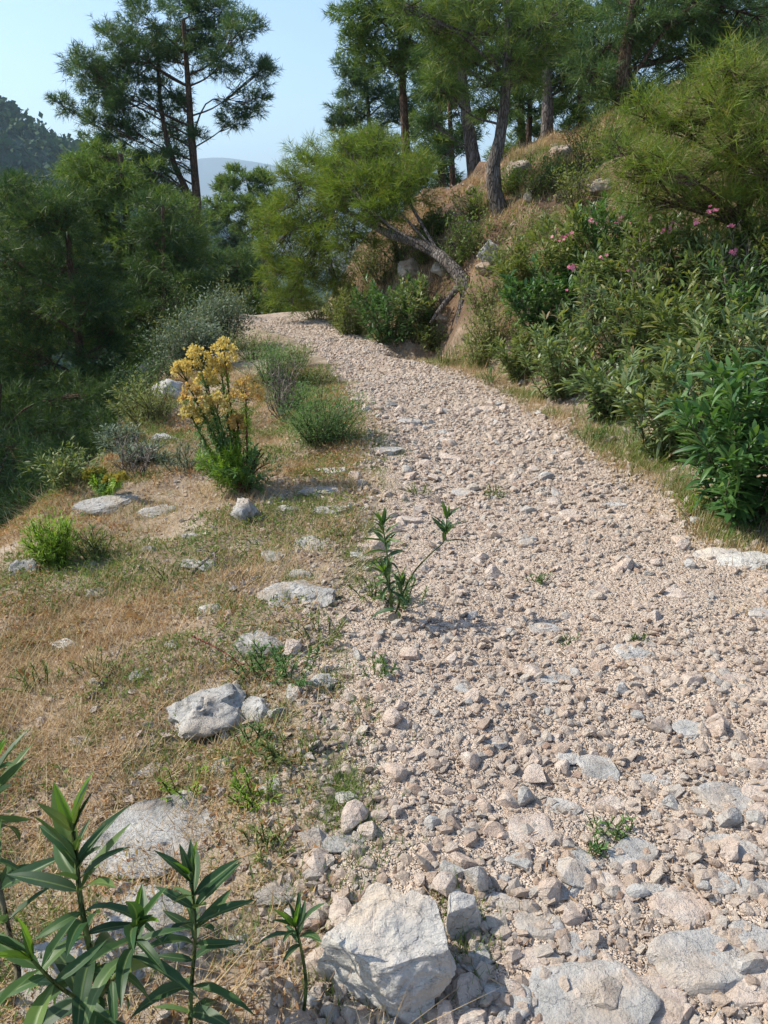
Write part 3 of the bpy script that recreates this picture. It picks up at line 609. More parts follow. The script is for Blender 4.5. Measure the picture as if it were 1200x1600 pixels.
# the boulder at the near edge of the path, and the slab leaning on it
rock('boulder', 612, 1528, 222, .82, 'big pale blocky boulder at the near edge of the path', M_boulder, 5, .92, .22, 6, 0.0, crack=.035, rough=.075, cuts=3,
     planes=[(-.05, -.22, 1, .62), (1, .1, .12, .66), (-.75, .45, .25, .70), (-.55, -.75, .25, .70), (.25, -.95, .2, .66), (.1, 1, .1, .64), (.7, .7, .2, .85)])
rock('rock_slab', 722, 1452, 92, 1.15, 'yellowish upright slab of rock leaning behind the boulder', M_boulder, 8, .6, .3, 5, .35, cuts=4, rough=.06, planes=[(.15, -.2, 1, .55), (1, -.2, .2, .5), (-1, .3, .1, .5), (.2, -1, .25, .45), (-.2, 1, .1, .5)])
LR = [
 ('rock', 318, 1118, 135, .55, 'cracked grey outcrop on the dry verge, largest of its cluster', 21, .95, .07),
 ('rock', 398, 1118, 66, .75, 'small split grey rock touching the right side of the cracked outcrop', 22, .8, .05),
 ('rock', 436, 1118, 34, .8, 'fist sized pale stone beside the split grey rock', 23, .8, 0),
 ('rock', 462, 932, 108, .45, 'whitish grey ledge rock behind the twiggy green plant on the verge', 24, .9, .05),
 ('rock', 415, 1012, 90, .4, 'low grey rock half hidden by the fine green weed', 25, .8, .05),
 ('rock', 508, 1068, 46, .5, 'pale stone under the right tip of the fine green weed', 26, .8, 0),
 ('rock', 382, 808, 66, .95, 'upright grey rock at the foot of the orange flowered spurge', 27, .8, .03),
 ('rock', 490, 853, 88, .3, 'flat grey slab between the upright rock and the path shoots', 28, .7, .03),
 ('rock', 425, 872, 44, .4, 'small flat stone in front of the upright grey rock', 29, .8, 0),
 ('rock', 262, 1310, 230, .26, 'broad flat rock lying behind the foreground oleander shoots', 30, .8, .05),
 ('rock', 210, 1455, 190, .26, 'broad flat rock lying among the foreground oleander stems', 31, .9, .06),
 ('rock', 90, 1530, 150, .3, 'grey rock at the bottom under the big oleander leaves', 32, .9, .06),
 ('rock', 38, 895, 50, .8, 'pale stone at the brink below the feathery bright plant', 33, .8, .03),
 ('rock', 172, 792, 96, .3, 'flat grey ledge near the brink with dark lichen', 34, .6, .05),
 ('rock', 240, 800, 60, .25, 'small flat stone in the rusty grass next to the ledge', 35, .7, 0),
 ('rock', 230, 862, 34, .5, 'little grey stone in the rusty grass in front of the ledge', 36, .8, 0),
 ('rock', 310, 884, 56, .4, 'dark grey stone behind the dead stick', 37, .7, .04),
 ('rock', 525, 738, 62, .3, 'flat slab beside the path, second nearest the round green shrub', 38, .6, .04),
 ('rock', 600, 705, 66, .26, 'flat slab at the path edge just right of the round green shrub', 39, .55, .04),
 ('rock', 508, 772, 76, .26, 'flat dark slab in the shadow of the spurge', 40, .6, .04),
 ('rock', 520, 800, 66, .26, 'flat slab just in front of the shaded dark slab', 41, .55, .03),
 ('rock', 1150, 875, 110, .35, 'pale rounded rock at the right edge of the path below the oleander', 42, .6, .04),
 ('rock', 1188, 962, 50, .35, 'small pale rock at the right margin of the path', 43, .7, 0),
 ('rock', 232, 1208, 50, .4, 'small white stone above the broad flat rock', 44, .8, 0),
 ('rock', 535, 1318, 90, .22, 'flat bluish slab left of the path stones behind the boulder', 45, .55, .04),
 ('rock', 262, 620, 54, .9, 'tan rock on the brink left of the orange spurge', 46, .8, .04),
 ('rock', 240, 580, 44, .9, 'weathered rock on the brink below the olive shrub', 47, .8, .04),
 ('rock', 260, 690, 50, .5, 'brown edged rock on the brink behind the yellow spurge', 48, .8, .04)]
for nm, px, py, wp, hf, lab, sd_, asp, ck in LR:
    rock(nm, px, py, wp, hf, lab, M_lichen if sd_ not in (42, 43, 38, 46) else M_boulder, sd_, asp, .60 if wp > 150 else .52, 5 if wp > 95 else 4, crack=ck * 1.6, rough=.16 if hf > .42 else .11, planes=[(random.uniform(-.15, .15), random.uniform(-.2, .1), 1, .5)] if hf <= .42 else ())
for k, (px, py, wp, lab) in enumerate([(330, 955, 40, 'small half buried stone uphill of the thin dark twig'), (150, 930, 36, 'small half buried stone left of the dark grey stone'), (270, 1010, 30, 'little half buried stone by the slanted stick'), (100, 1010, 44, 'half buried stone in the rusty grass near the left edge'), (215, 1060, 34, 'little half buried stone right of the slanted stick'), (350, 1200, 44, 'half buried stone in front of the cracked outcrop'), (420, 1230, 36, 'small half buried stone near the gravel edge'), (130, 1160, 40, 'half buried stone above the foreground oleander tip'), (470, 900, 36, 'small half buried stone above the whitish ledge rock'), (560, 870, 34, 'small stone at the gravel edge above the track seedling'), (430, 1400, 60, 'half buried stone between the flat rock and the boulder'), (370, 1480, 50, 'half buried stone right of the middle oleander shoot'), (540, 1250, 40, 'half buried stone beside the gravel left of the brown stone'), (300, 840, 34, 'half buried stone left of the upright grey rock'), (450, 800, 40, 'half buried stone right of the upright grey rock')]):
    rock('rock', px, py, wp, .5, lab, M_lichen if k % 3 else M_boulder, 500 + k, .8, .55, 4, rough=.14)
BR = [(765, 398, 62, 'rounded grey rock at the foot of the kinked pine'), (640, 425, 62, 'rock face in the bank above the dark oleander'), (690, 425, 44, 'rock in the bank under the leaning trunk'),
      (808, 272, 56, 'pale outcrop on the crest between two trunks'), (880, 243, 52, 'sunlit outcrop high on the slope beside the dark straight pine'), (735, 300, 26, 'small white rock at the crest by the leaning dark trunk'),
      (668, 388, 34, 'stone on the bank above the leaning trunk'), (700, 352, 30, 'stone on the red earth below the crest'), (760, 425, 44, 'pale rock just below the rounded grey rock'),
      (940, 300, 60, 'dark outcrop under the slender young pine'), (655, 470, 40, 'brown rock in the hollow under the leaning trunk'), (830, 310, 34, 'small rock right of the kinked trunk'), (690, 500, 30, 'broken rock at the bottom of the hollow'), (1020, 330, 46, 'pale rock behind the pink flowers')]
for k, (px, py, wp, lab) in enumerate(BR):
    rock('rock', px, py, wp * .68, .8, lab, M_bankrock if k not in (0,) else M_lichen, 100 + k, .9, .38, 4, rough=.12, crack=.04)

# stones set in the surface of the path
EMB = [(1030, 1560, 120, 48), (1190, 1470, 90, 50), (860, 1510, 90, 51), (745, 1500, 70, 52), (790, 1560, 80, 53), (1060, 1420, 90, 54), (1150, 1330, 84, 55), (880, 1270, 70, 56), (960, 1260, 60, 57), (925, 1565, 185, 8), (1085, 1500, 190, 10), (1185, 1545, 110, 9), (835, 1450, 86, 10), (880, 1392, 62, 11), (828, 1300, 84, 12), (985, 1340, 84, 13), (905, 1345, 70, 14), (960, 1395, 90, 15), (1010, 1395, 56, 16),
       (1135, 1255, 90, 17), (1190, 1235, 60, 18), (935, 1205, 70, 19), (885, 1185, 46, 20), (1065, 1305, 46, 21), (790, 1420, 70, 22), (805, 1350, 60, 23), (895, 805, 40, 24), (845, 985, 60, 25), (990, 1020, 56, 26),
       (700, 715, 50, 27), (690, 690, 40, 28), (640, 660, 40, 29), (760, 640, 36, 30), (860, 1065, 60, 31), (1080, 1140, 60, 32), (1150, 1060, 56, 33), (770, 1160, 44, 34), (720, 1080, 40, 35), (650, 1180, 40, 36), (1185, 1395, 70, 37),
       (1020, 1220, 60, 38), (690, 880, 50, 39), (820, 850, 44, 40), (930, 930, 50, 41), (1060, 930, 50, 42), (960, 790, 40, 43), (730, 770, 46, 44), (640, 815, 44, 45), (1110, 1380, 70, 46), (900, 1480, 60, 47)]
for px, py, wp, sd_ in EMB:
    rock('embedded_stone', px, py, wp, .34, None, M_stone_grey if sd_ % 3 else M_stone_pink, 200 + sd_, random.uniform(.55, .9), .50 if wp > 100 else .58, 4 if wp > 60 else 3, parent=path, rough=.07, cuts=9, planes=[(random.uniform(-.22, .22), random.uniform(-.25, .1), 1, random.uniform(.35, .55))])

# loose stones one can pick out singly
LS = []
for k in range(10):
    V, F = rock_shape(300 + k, 2, (1.25, 1.25 * rng.uniform(.65, .95), 1.2 * rng.uniform(.5, .8)), 9, (.38, .78), .05)
    for m in (M_stone_pink, M_stone_grey): LS.append((mesh('loose_stone', V, F, False, None, [m]), m))
special = [(828, 687, .035, 'tan wedge shaped stone standing alone on the far part of the path'), (775, 1160, .026, 'rounded pinkish stone alone in the middle of the path'), (738, 1380, .036, 'dark sharp edged stone behind the boulder'),
           (655, 1385, .021, 'small creamy yellow stone on top edge behind the boulder'), (618, 1275, .030, 'brown rough stone lying between boulder and broken twigs'), (672, 1290, .026, 'light bluish stone right of the brown rough stone'),
           (972, 1080, .035, 'dark purplish stone in the middle of the path'), (735, 965, .030, 'grey stone in the shadow of the path shoots'), (818, 1255, .028, 'grey upright stone ahead of the flat path stones'),
           (905, 745, .032, 'upright thin stone casting a shadow near the oleander edge'), (1192, 1275, .04, 'reddish brown stone at the right margin of the near path')]
for k, (px, py, rr, lab) in enumerate(special):
    p = on_ground(px, py); o = obj('loose_stone', LS[(k * 2 + (1 if 'grey' in lab or 'bluish' in lab or 'dark' in lab else 0)) % 20][0], None, (p[0], p[1], h1(p[0], p[1]) + rr * .25))
    o.scale = (rr, rr, rr * (1.7 if 'upright' in lab or 'sharp' in lab else 1)); o.rotation_euler = (random.uniform(-.3, .3), random.uniform(-.3, .3), random.uniform(0, 6)); tag(o, lab, 'stone', 'loose stones that stand out on the path')
LM = [(610, 1490, 'close to the big pale boulder'), (820, 1400, 'behind and right of the boulder among flat stones'), (1080, 1400, 'among the flat embedded slabs at the near right'), (612, 960, 'around the oleander seedling in the track'), (560, 1170, 'by the pale straight stick'), (760, 1160, 'in the middle of the near gravel'), (1020, 1130, 'on the right half of the near gravel'),
      (880, 960, 'in the middle of the path beyond the seedling'), (1130, 930, 'near the pale rounded rock at the right edge'), (720, 800, 'left of the middle where the path narrows'), (900, 760, 'below the oleander thicket where the path narrows'), (760, 680, 'on the far stretch around the tan wedge stone'), (640, 690, 'beside the flat slabs opposite the thicket')]
LMP = [on_ground(a, b) for a, b, c in LM]
cnt = 0
while cnt < 285:
    y = 1.15 + 5.8 * random.random() ** 1.9; a_, b_ = float(xl(y)), float(xr(y)); x = a_ - .12 + (b_ - a_ + .12) * random.random()
    if abs(x) > .52 * y + .35: continue
    me, m = LS[random.randrange(20)]
    if m == M_stone_grey and random.random() < .45: me, m = LS[2 * random.randrange(10)]
    s_ = .015 + .0020 * y + .03 * random.random() ** 2.0
    o = obj('loose_stone', me, None, (x, y, h1(x, y) + s_ * .22)); o.scale = (s_, s_, s_)
    o.rotation_euler = (random.uniform(-.5, .5), random.uniform(-.5, .5), random.uniform(0, 6.28)); cnt += 1
    where = LM[int(np.argmin([math.hypot(q[0] - x, (q[1] - y) * .7) for q in LMP]))][2]; col = 'pinkish tan' if m == M_stone_pink else 'greyish'
    siz = 'larger' if s_ > .026 + .0020 * y else 'small'
    tag(o, '%s loose %s stone %s' % (siz, col, where), 'stone', '%s %s stones %s' % (siz, col, where))

# gravel too small to pick apart
def quatmat(n):
    q = norm(rng.normal(size=(n, 4))); a, b, c, d = q.T
    return np.stack([1 - 2 * (c * c + d * d), 2 * (b * c - a * d), 2 * (b * d + a * c), 2 * (b * c + a * d), 1 - 2 * (b * b + d * d), 2 * (c * d - a * b), 2 * (b * d - a * c), 2 * (c * d + a * b), 1 - 2 * (b * b + c * c)], 1).reshape(n, 3, 3)
def scatter_stones(x, y, r, name, label, mat, parent=None, lift=.15, sub=1):
    V0, F0 = ICO[1]
    if sub == 0:
        V0 = np.array([[1, 0, 0], [0, 1, 0], [-1, 0, 0], [0, -1, 0], [.25, .2, .9], [-.1, 0, -1], [-.35, -.15, .85]], float); F0 = np.array([[0, 1, 4], [1, 2, 6], [1, 6, 4], [2, 3, 6], [3, 0, 4], [3, 4, 6], [1, 0, 5], [2, 1, 5], [3, 2, 5], [0, 3, 5]])
    n = len(x)
    sh = np.stack([(rock_shape(400 + k, 1, (1, rng.uniform(.6, 1), rng.uniform(.45, .8)), 4, (.6, .9), .25)[0] if sub else (V0 + rng.normal(size=V0.shape) * .16) * np.array([1, rng.uniform(.6, 1), rng.uniform(.45, .8)])) for k in range(24)])
    V = sh[rng.integers(0, 24, n)] * r[:, None, None]
    a = rng.uniform(0, 6.28, n); ti = rng.normal(size=(n, 2)) * .35
    ca, sa = np.cos(a), np.sin(a); X = V[:, :, 0] * ca[:, None] - V[:, :, 1] * sa[:, None]; Yv = V[:, :, 0] * sa[:, None] + V[:, :, 1] * ca[:, None]
    Z = V[:, :, 2] + X * ti[:, :1] + Yv * ti[:, 1:]
    z = H(x, y) + r * lift
    W = np.stack([X + x[:, None], Yv + y[:, None], Z + z[:, None]], 2).reshape(-1, 3)
    F = (F0[None] + (np.arange(n) * len(V0))[:, None, None]).reshape(-1, 3)
    return obj(name, mesh(name, W, F, False, {'rnd': np.repeat(rng.random(n), len(V0))}, [mat]), parent, kind='stuff', label=label, cat='gravel' if parent is None else None)
N = 54000
y = 1.0 + 13.0 * rng.random(N) ** 2.35
u = rng.random(N); a_, b_ = xl(y), xr(y); x = a_ + (b_ - a_) * (u * 1.06 - .03)
dens = .78 + .55 * fbm2(x * 1.3, y * 1.3, 91, 3)
keep = (rng.random(N) < np.clip(dens, .25, 1)) & (np.abs(x) < .54 * y + .4); x, y = x[keep], y[keep]
r = (.0040 + .00075 * y) * rng.random(len(x)) ** (-1 / 2.0); r = np.where(r > .03, .03 * rng.random(len(x)) ** .7, r)
big = r > .0085 + .001 * y
scatter_stones(x[big], y[big], r[big], 'gravel', 'pinkish tan gravel strewn over the path', M_gravel)
scatter_stones(x[~big], y[~big], r[~big], 'grit', 'fine pinkish grit between the path gravel', M_gravel, sub=0)
N = 8000
y = .7 + 7 * rng.random(N) ** 1.7; l = rng.exponential(.6, N); x = xl(y) - l
keep = (x > xe(y)) & (np.abs(x) < .54 * y + .4); x, y = x[keep], y[keep]
r = (.0042 + .0009 * y) * rng.random(len(x)) ** (-1 / 2.0); r = np.where(r > .026, .026 * rng.random(len(x)), r)
scatter_stones(x, y, r, 'verge_gravel', 'sparse gravel on the dry verge', M_gravel, sub=0)
N = 2600; y = rng.uniform(7.5, 15, N); s_ = rng.uniform(.1, 5, N); x = xr(y) + s_; r = rng.random(N) ** (-1 / 2.2) * .012; r = np.minimum(r, .07)
scatter_stones(x, y, r, 'bank_rubble', 'small rubble on the red earth of the bank', M_bankrock, sub=0)
N = 900; y = rng.uniform(2.5, 8, N); x = xr(y) + rng.exponential(.35, N); r = np.minimum(rng.random(N) ** (-1 / 2.2) * .008, .04)
scatter_stones(x, y, r, 'edge_rubble', 'small stones along the foot of the oleanders', M_gravel)

# ------------------------------------------------------------------ leaves, stems
def leaves_np(P, D, L, Wd, droop, rr):
    """lanceolate leaves of 4 triangles, tip along D"""
    n = len(P); up = np.array([0, 0, 1.]); s = np.cross(D, up) + 1e-3 * rng.normal(size=(n, 3)); s = norm(s); s = norm(s + .55 * rng.normal(size=(n, 3)) * .6); nn_ = norm(np.cross(s, D))
    L = L[:, None]; Wd = Wd[:, None]; g = np.array([0, 0, -1.]) * droop
    m1 = P + D * L * .35 + g * L * .06; m2 = P + D * L * .7 + g * L * .22; t = P + D * L + g * L * .45
    V = np.stack([P, m1 + s * Wd, m1 - s * Wd, m2 + s * Wd * .8, m2 - s * Wd * .8, t], 1).reshape(-1, 3)
    k = np.arange(n)[:, None] * 6
    F = np.concatenate([k + np.array([[0, 2, 1]]), k + np.array([[1, 2, 4]]), k + np.array([[1, 4, 3]]), k + np.array([[3, 4, 5]])], 0)
    return V, F, np.repeat(rr, 6)
def leaf_mesh(name, mat, bend, wid=.115, fold=.25, side=0.0):
    """one leaf, length 1 along +Y, base at the origin, with a fold along the midrib"""
    n = 7; V = []; ts = np.linspace(0, 1, n)
    for t in ts:
        wv = wid * math.sin(math.pi * min(1, t * .93 + .05)) ** .8 * (1 - .25 * t) if 0 < t < 1 else .006
        yy = t * math.cos(bend * t * .5); zz = -math.sin(bend * t * .6) * t
        sw = side * math.sin(t * 2.2) * .12; wob = .12 * wv * math.sin(t * 17 + side * 9)
        V += [(-wv + sw, yy, zz + wv * fold * 1.6 + wob), (-wv * .3 + sw, yy, zz + wv * fold * .55), (sw, yy, zz), (wv * .3 + sw, yy, zz + wv * fold * .55), (wv + sw, yy, zz + wv * fold * 1.6 - wob)]
    F = []
    for i in range(n - 1):
        for j in range(4): F.append((i * 5 + j, i * 5 + j + 1, i * 5 + j + 6, i * 5 + j + 5))
    return mesh(name, np.array(V), np.array(F), True, {'rib': np.tile([0, .45, 1, .45, 0], n)}, [mat])
OL = [leaf_mesh('leaf', M_ole_fore, b, w_, f_, s_) for b, w_, f_, s_ in ((.15, .115, .35, .2), (.5, .135, .2, -.6), (.9, .125, .3, .7), (1.3, .13, .15, -.3), (.7, .115, .45, 1.0), (1.6, .125, .25, .5))]
OLB = [leaf_mesh('leaf', M_ole, b, w_, .25, s_) for b, w_, s_ in ((.15, .11, .3), (.5, .12, -.4), (.9, .11, .6), (1.3, .12, 0))]
OLY = [leaf_mesh('leaf', M_ole_young, b, .10, .5) for b in (.1, .4)]
def put_leaf(parent, me, base, p, d, L, roll=0.0):
    d = norm(np.asarray(d, float)); up = np.array([0, 0, 1.]); s = np.cross(d, up); s = norm(s if np.linalg.norm(s) > 1e-3 else np.array([1., 0, 0])); nvec = np.cross(s, d)
    c, q = math.cos(roll), math.sin(roll); s2 = s * c + nvec * q; n2 = np.cross(s2, d)
    o = obj('leaf', me, parent); o.matrix_local = Matrix(((s2[0] * L, d[0] * L, n2[0] * L, p[0] - base[0]), (s2[1] * L, d[1] * L, n2[1] * L, p[1] - base[1]), (s2[2] * L, d[2] * L, n2[2] * L, p[2] - base[2]), (0, 0, 0, 1)))
    return o
def shoot(root, base, pts, L, nodes, r0=.006, young=2, per=3, start=.25, tops=True, stem=M_gstem, gap=1.0):
    """an oleander stem with whorls of leaves, each leaf an object"""
    S = spline(pts, 24); V, F = tube(S - base, np.linspace(r0, r0 * .5, 24), 7); st = obj('stem', mesh('stem', V, F, True, None, [stem]), root)
    ph = random.uniform(0, 6)
    for k in range(nodes):
        f = start + (1 - start) * (k / max(1, nodes - 1)) ** .8; p = S[int(f * 23)]; t = norm(S[min(23, int(f * 23) + 1)] - S[max(0, int(f * 23) - 1)])
        el = random.uniform(-.15, .35) + 1.0 * f ** 2.5; ph += 1.05
        for j in range(per):
            if random.random() < .12: continue
            a = ph + j * 2 * math.pi / per + random.uniform(-.25, .25); u_ = norm(np.cross(t, [.3, .9, .1])); v_ = np.cross(t, u_)
            d = (u_ * math.cos(a) + v_ * math.sin(a)) * math.cos(el) + t * math.sin(el)
            put_leaf(root, OL[random.randrange(1, 6) if f < .7 else random.choice((0, 1, 4))], base, p, d, L * random.uniform(.55, 1.12) * (1 - .25 * (f > .93)), random.uniform(-.5, .5))
    if tops:
        for j in range(young + 2):
            a = random.uniform(0, 6.28); d = norm(t + .32 * np.array([math.cos(a), math.sin(a), 0]))
            put_leaf(root, OLY[j % 2] if j < young else OL[0], base, S[-1], d, L * random.uniform(.55, .8), random.uniform(-1, 1))
# foreground shoots, lower left
def fore(label, basepx, stems, L, grp='oleander shoots in the near corner'):
    b = at_y(basepx[0], basepx[1], basepx[2]); b[2] = h1(b[0], b[1])
    root = empty('oleander_shoot', b, label, 'plant', grp)
    for pts, nodes, kw in stems:
        P = [b + np.array([0, 0, -.03])] + [at_y(*q) for q in pts] if not kw.pop('free', False) else [at_y(*q) for q in pts]
        shoot(root, b, P, L, nodes, **kw)
    return root
fore('large leafy oleander shoot in the near corner with a yellow green leaf at its tip', (165, 1720, 1.02),
     [([(155, 1560, 1.08), (128, 1420, 1.14), (115, 1300, 1.18)], 14, dict(r0=.008, start=.2)), ([(150, 1580, 1.08), (200, 1500, 1.05), (215, 1450, 1.03)], 5, dict(r0=.006, start=.55)), ([(160, 1600, 1.05), (90, 1540, 1.0), (50, 1500, .98)], 5, dict(r0=.005, start=.55))], .142)
fore('middle oleander shoot in front of the broad flat rock', (300, 1690, 1.08), [([(298, 1560, 1.16), (305, 1460, 1.2), (300, 1380, 1.22)], 9, dict(r0=.0055, start=.3))], .125)
fore('small slim oleander shoot beside the boulder', (470, 1600, 1.17), [([(478, 1540, 1.19), (470, 1480, 1.2), (462, 1450, 1.2)], 4, dict(r0=.0045, start=.72, young=3))], .085)
fore('oleander shoot cut off by the picture edge beside the large leafy one', (-40, 1560, 1.3), [([(-25, 1400, 1.36), (-22, 1290, 1.4), (-15, 1220, 1.42)], 7, dict(r0=.008, start=.35, stem=M_stem)), ([(25, 1540, 1.2), (12, 1450, 1.25), (-8, 1350, 1.3)], 3, dict(r0=.009, start=.7, stem=M_stem))], .15)
# shoots growing in the path
fore('branched oleander seedling growing in the middle of the track', (612, 952, 2.93), [([(608, 900, 2.94), (604, 860, 2.95), (598, 822, 2.96)], 8, dict(r0=.005, start=.5)), ([(612, 930, 2.92), (606, 910, 2.9), (600, 895, 2.88)], 6, dict(r0=.004, start=.4)), ([(640, 905, 2.95), (670, 868, 2.98), (694, 845, 3.0), (698, 812, 3.02)], 5, dict(r0=.004, start=.78)), ([(625, 935, 2.9), (628, 915, 2.9)], 3, dict(r0=.003, start=.3))], .105, 'oleander seedling in the track')

# oleander thicket on the right, bushes one by one
def stems_leaves(base, hgt, rad, nst, nleaf, L, Wd, droop=.6, lean=(0, 0), flare=1.0, low=.08, bend=.12, dome=0.0):
    """stems fanning from the base; leaves in whorls along them; returns accumulators"""
    st = Acc(); lf = Acc(); tops = []
    for k in range(nst):
        a = rng.uniform(0, 6.28); q = math.sqrt(rng.random()) * rad * flare
        h_ = hgt * rng.uniform(.6, 1.05) * (1 - .35 * (q / max(rad, 1e-3)) ** 2)
        top = np.array([math.cos(a) * q + lean[0], math.sin(a) * q + lean[1], h_]); b0 = np.array([math.cos(a) * q * .25, math.sin(a) * q * .25, -.05])
        md = b0 * .5 + top * .5 + np.array([math.cos(a), math.sin(a), 0]) * -.08 * rad + rng.normal(size=3) * bend * rad
        S = spline([b0, md, top], 5); V, F = tube(S, np.linspace(.003 + .005 * hgt, .0018, 5), 3); st.add(V, F)
        m = max(6, nleaf // nst); f = low + (1 - low) * rng.random(m) ** .75; ps = np.stack([np.interp(f, np.linspace(0, 1, 5), S[:, i]) for i in range(3)], 1)
        t = norm(top - md); d = norm(rdir(m) * np.array([1, 1, .55]) + t * (.35 + 1.1 * f[:, None] ** 3)); l_ = L * rng.uniform(.65, 1.15, m)
        V, F, aa = leaves_np(ps + rdir(m) * dome * rad * rng.random((m, 1)), d, l_, l_ * Wd, droop, np.clip(rng.normal(.4, .22, m) + .25 * (f > .92), 0, 1)); lf.add(V, F, aa); tops.append((top, t))
    return st, lf, tops
def bush(name, label, p, hgt, rad, nst, nleaf, L, Wd=.095, mat=M_ole_far, stem=M_stem, group=None, big=0, cat='bush', **kw):
    base = np.array([p[0], p[1], h1(p[0], p[1])]); root = empty(name, base, label, cat, group)
    st, lf, tops = stems_leaves(base, hgt, rad, nst, nleaf, L, Wd, **kw)
    obj('stems', st.mesh('stems', [stem], True), root, kind='stuff'); obj('foliage', lf.mesh('foliage', [mat]), root, kind='stuff')
    if big:
        for k in range(big):
            tp, t = tops[k % len(tops)]; a = random.uniform(0, 6.28); d = norm(np.array([math.cos(a), math.sin(a), random.uniform(-.2, 1.0)]))
            put_leaf(root, OLB[random.randrange(4)], np.zeros(3), tp - t * random.uniform(0, .35) * hgt, d, L * random.uniform(.9, 1.25), random.uniform(-.6, .6))
    return root, tops
GO = 'oleanders along the right of the path'
def ole(px, py, hgt, rad, nst, nleaf, label, L=.115, mat=M_ole_far, big=0, pos=None, **kw):
    p = on_ground(px, py) if pos is None else pos
    return bush('oleander_bush', label, p, hgt, rad, nst, nleaf, L, mat=mat, group=GO, big=big, **kw)
b1, t1 = ole(1165, 808, .92, .46, 40, 2400, 'nearest oleander bush with broad glossy dark leaves at the right edge', .135, M_ole, 190, Wd=.11)
ole(1290, 815, 1.05, .55, 30, 1400, 'glossy oleander bush cut by the right picture edge', .135, M_ole, 40, Wd=.11)
ole(1050, 715, .72, .45, 34, 2500, 'low oleander bush left of the nearest glossy one', .12, M_ole_far, 40)
ole(950, 655, .58, .38, 34, 2500, 'dense oleander bush where the grassy edge bulges into the path', .115)
ole(880, 620, .85, .40, 34, 2700, 'tall oleander bush in the middle of the thicket edge', .11)
ole(812, 592, .55, .36, 34, 2600, 'yellowish feathery bush at the far end of the thicket', .09, M_shrub)
B2 = [(1150, 640, .85, .55, 'oleander behind the nearest glossy bush'), (1060, 590, .8, .5, 'oleander with a single pink bud in the second row'), (985, 560, .8, .5, 'oleander in the second row above the grassy bulge'),
      (1200, 560, .9, .6, 'oleander at the right edge halfway up the slope'), (1110, 510, .9, .55, 'oleander with reddish dead leaves halfway up the slope'), (1010, 480, .85, .5, 'oleander below the big pink flower cluster'),
      (920, 520, .85, .5, 'dusty oleander in the heart of the thicket'), (850, 520, .8, .45, 'dusty oleander at the far edge of the thicket'), (900, 445, .8, .5, 'oleander right of the grey rock, pale and thin leaved'),
      (1180, 460, .8, .5, 'oleander with two bright flowers high at the right edge'), (1090, 430, .75, .5, 'oleander under the young pine'), (960, 410, .75, .45, 'oleander carrying the big pink flower cluster'), (830, 455, .6, .4, 'thin leaved bush beside the pale bank rock')]
OB = {}
for px, py, hh, rr, lab in B2:
    OB[(px, py)] = ole(px, py, hh * .95, rr * 1.15, 34, 2300, lab, random.choice((.105, .12, .135)), M_shrub if 'thin leaved' in lab or len(OB) % 4 == 1 else (M_ole if len(OB) % 4 == 3 else M_ole_far), dome=.12)
ole(612, 536, .95, .55, 34, 2600, 'dark upright oleander clump at the foot of the bank where the path bends', .12, M_ole, Wd=.085)
ole(655, 532, .85, .4, 30, 2300, 'blue green oleander clump in front of the hollow', .12, M_ole_far, Wd=.085)
ole(548, 522, .75, .45, 34, 2500, 'yellowish bush left of the dark oleander clump', .09, M_shrub)
# pink flowers, each cluster a part of the bush it grows on
def petal_flower(r):
    V = []; F = []
    for k in range(5):
        a = k * 2 * math.pi / 5; u_ = np.array([math.cos(a), math.sin(a), 0]); v_ = np.array([-u_[1], u_[0], 0]); i = len(V)
        V += [u_ * 0, u_ * r * .6 + v_ * r * .34 + np.array([0, 0, r * .15]), u_ * r + np.array([0, 0, r * .05]), u_ * r * .6 - v_ * r * .34 + np.array([0, 0, r * .15])]; F.append((i, i + 1, i + 2, i + 3))
    return mesh('flower', np.array(V), np.array(F), False, None, [M_pink])
FLW = petal_flower(.020)
def flowers(root, px, py, Y, n, spreadpx):
    b = np.array(root.location)
    for k in range(n):
        p = at_y(px + random.uniform(-1, 1) * spreadpx, py + random.uniform(-1, 1) * spreadpx * .7, Y + random.uniform(-.05, .05)); o = obj('flower', FLW, root, p - b)
        o.rotation_euler = (random.uniform(.2, 1.4), random.uniform(-.6, .6), random.uniform(-1, 1)); s_ = random.uniform(.8, 1.25); o.scale = (s_,) * 3
def yof(k): return OB[k][0].location[1]
for key, px, py, n_, sp in (((960, 410), 972, 342, 9, 11), ((960, 410), 890, 368, 4, 9), ((960, 410), 995, 375, 3, 8), ((1180, 460), 1114, 327, 6, 8), ((1180, 460), 1141, 353, 5, 6), ((1180, 460), 1146, 393, 3, 5), ((1060, 590), 1003, 564, 1, 3), ((1010, 480), 893, 420, 4, 8), ((1010, 480), 1040, 360, 3, 8), ((1090, 430), 1060, 350, 3, 9), ((900, 445), 870, 372, 3, 8), ((1010, 480), 940, 400, 2, 9), ((1090, 430), 1010, 340, 2, 8), ((1180, 460), 1085, 345, 3, 8), ((960, 410), 925, 345, 3, 9), ((1010, 480), 985, 420, 2, 8), ((920, 520), 880, 455, 1, 6), ((1090, 430), 1075, 400, 2, 9)):
    flowers(OB[key][0], px, py, yof(key) - .38, n_ + (1 if n_ > 1 else 0), sp)

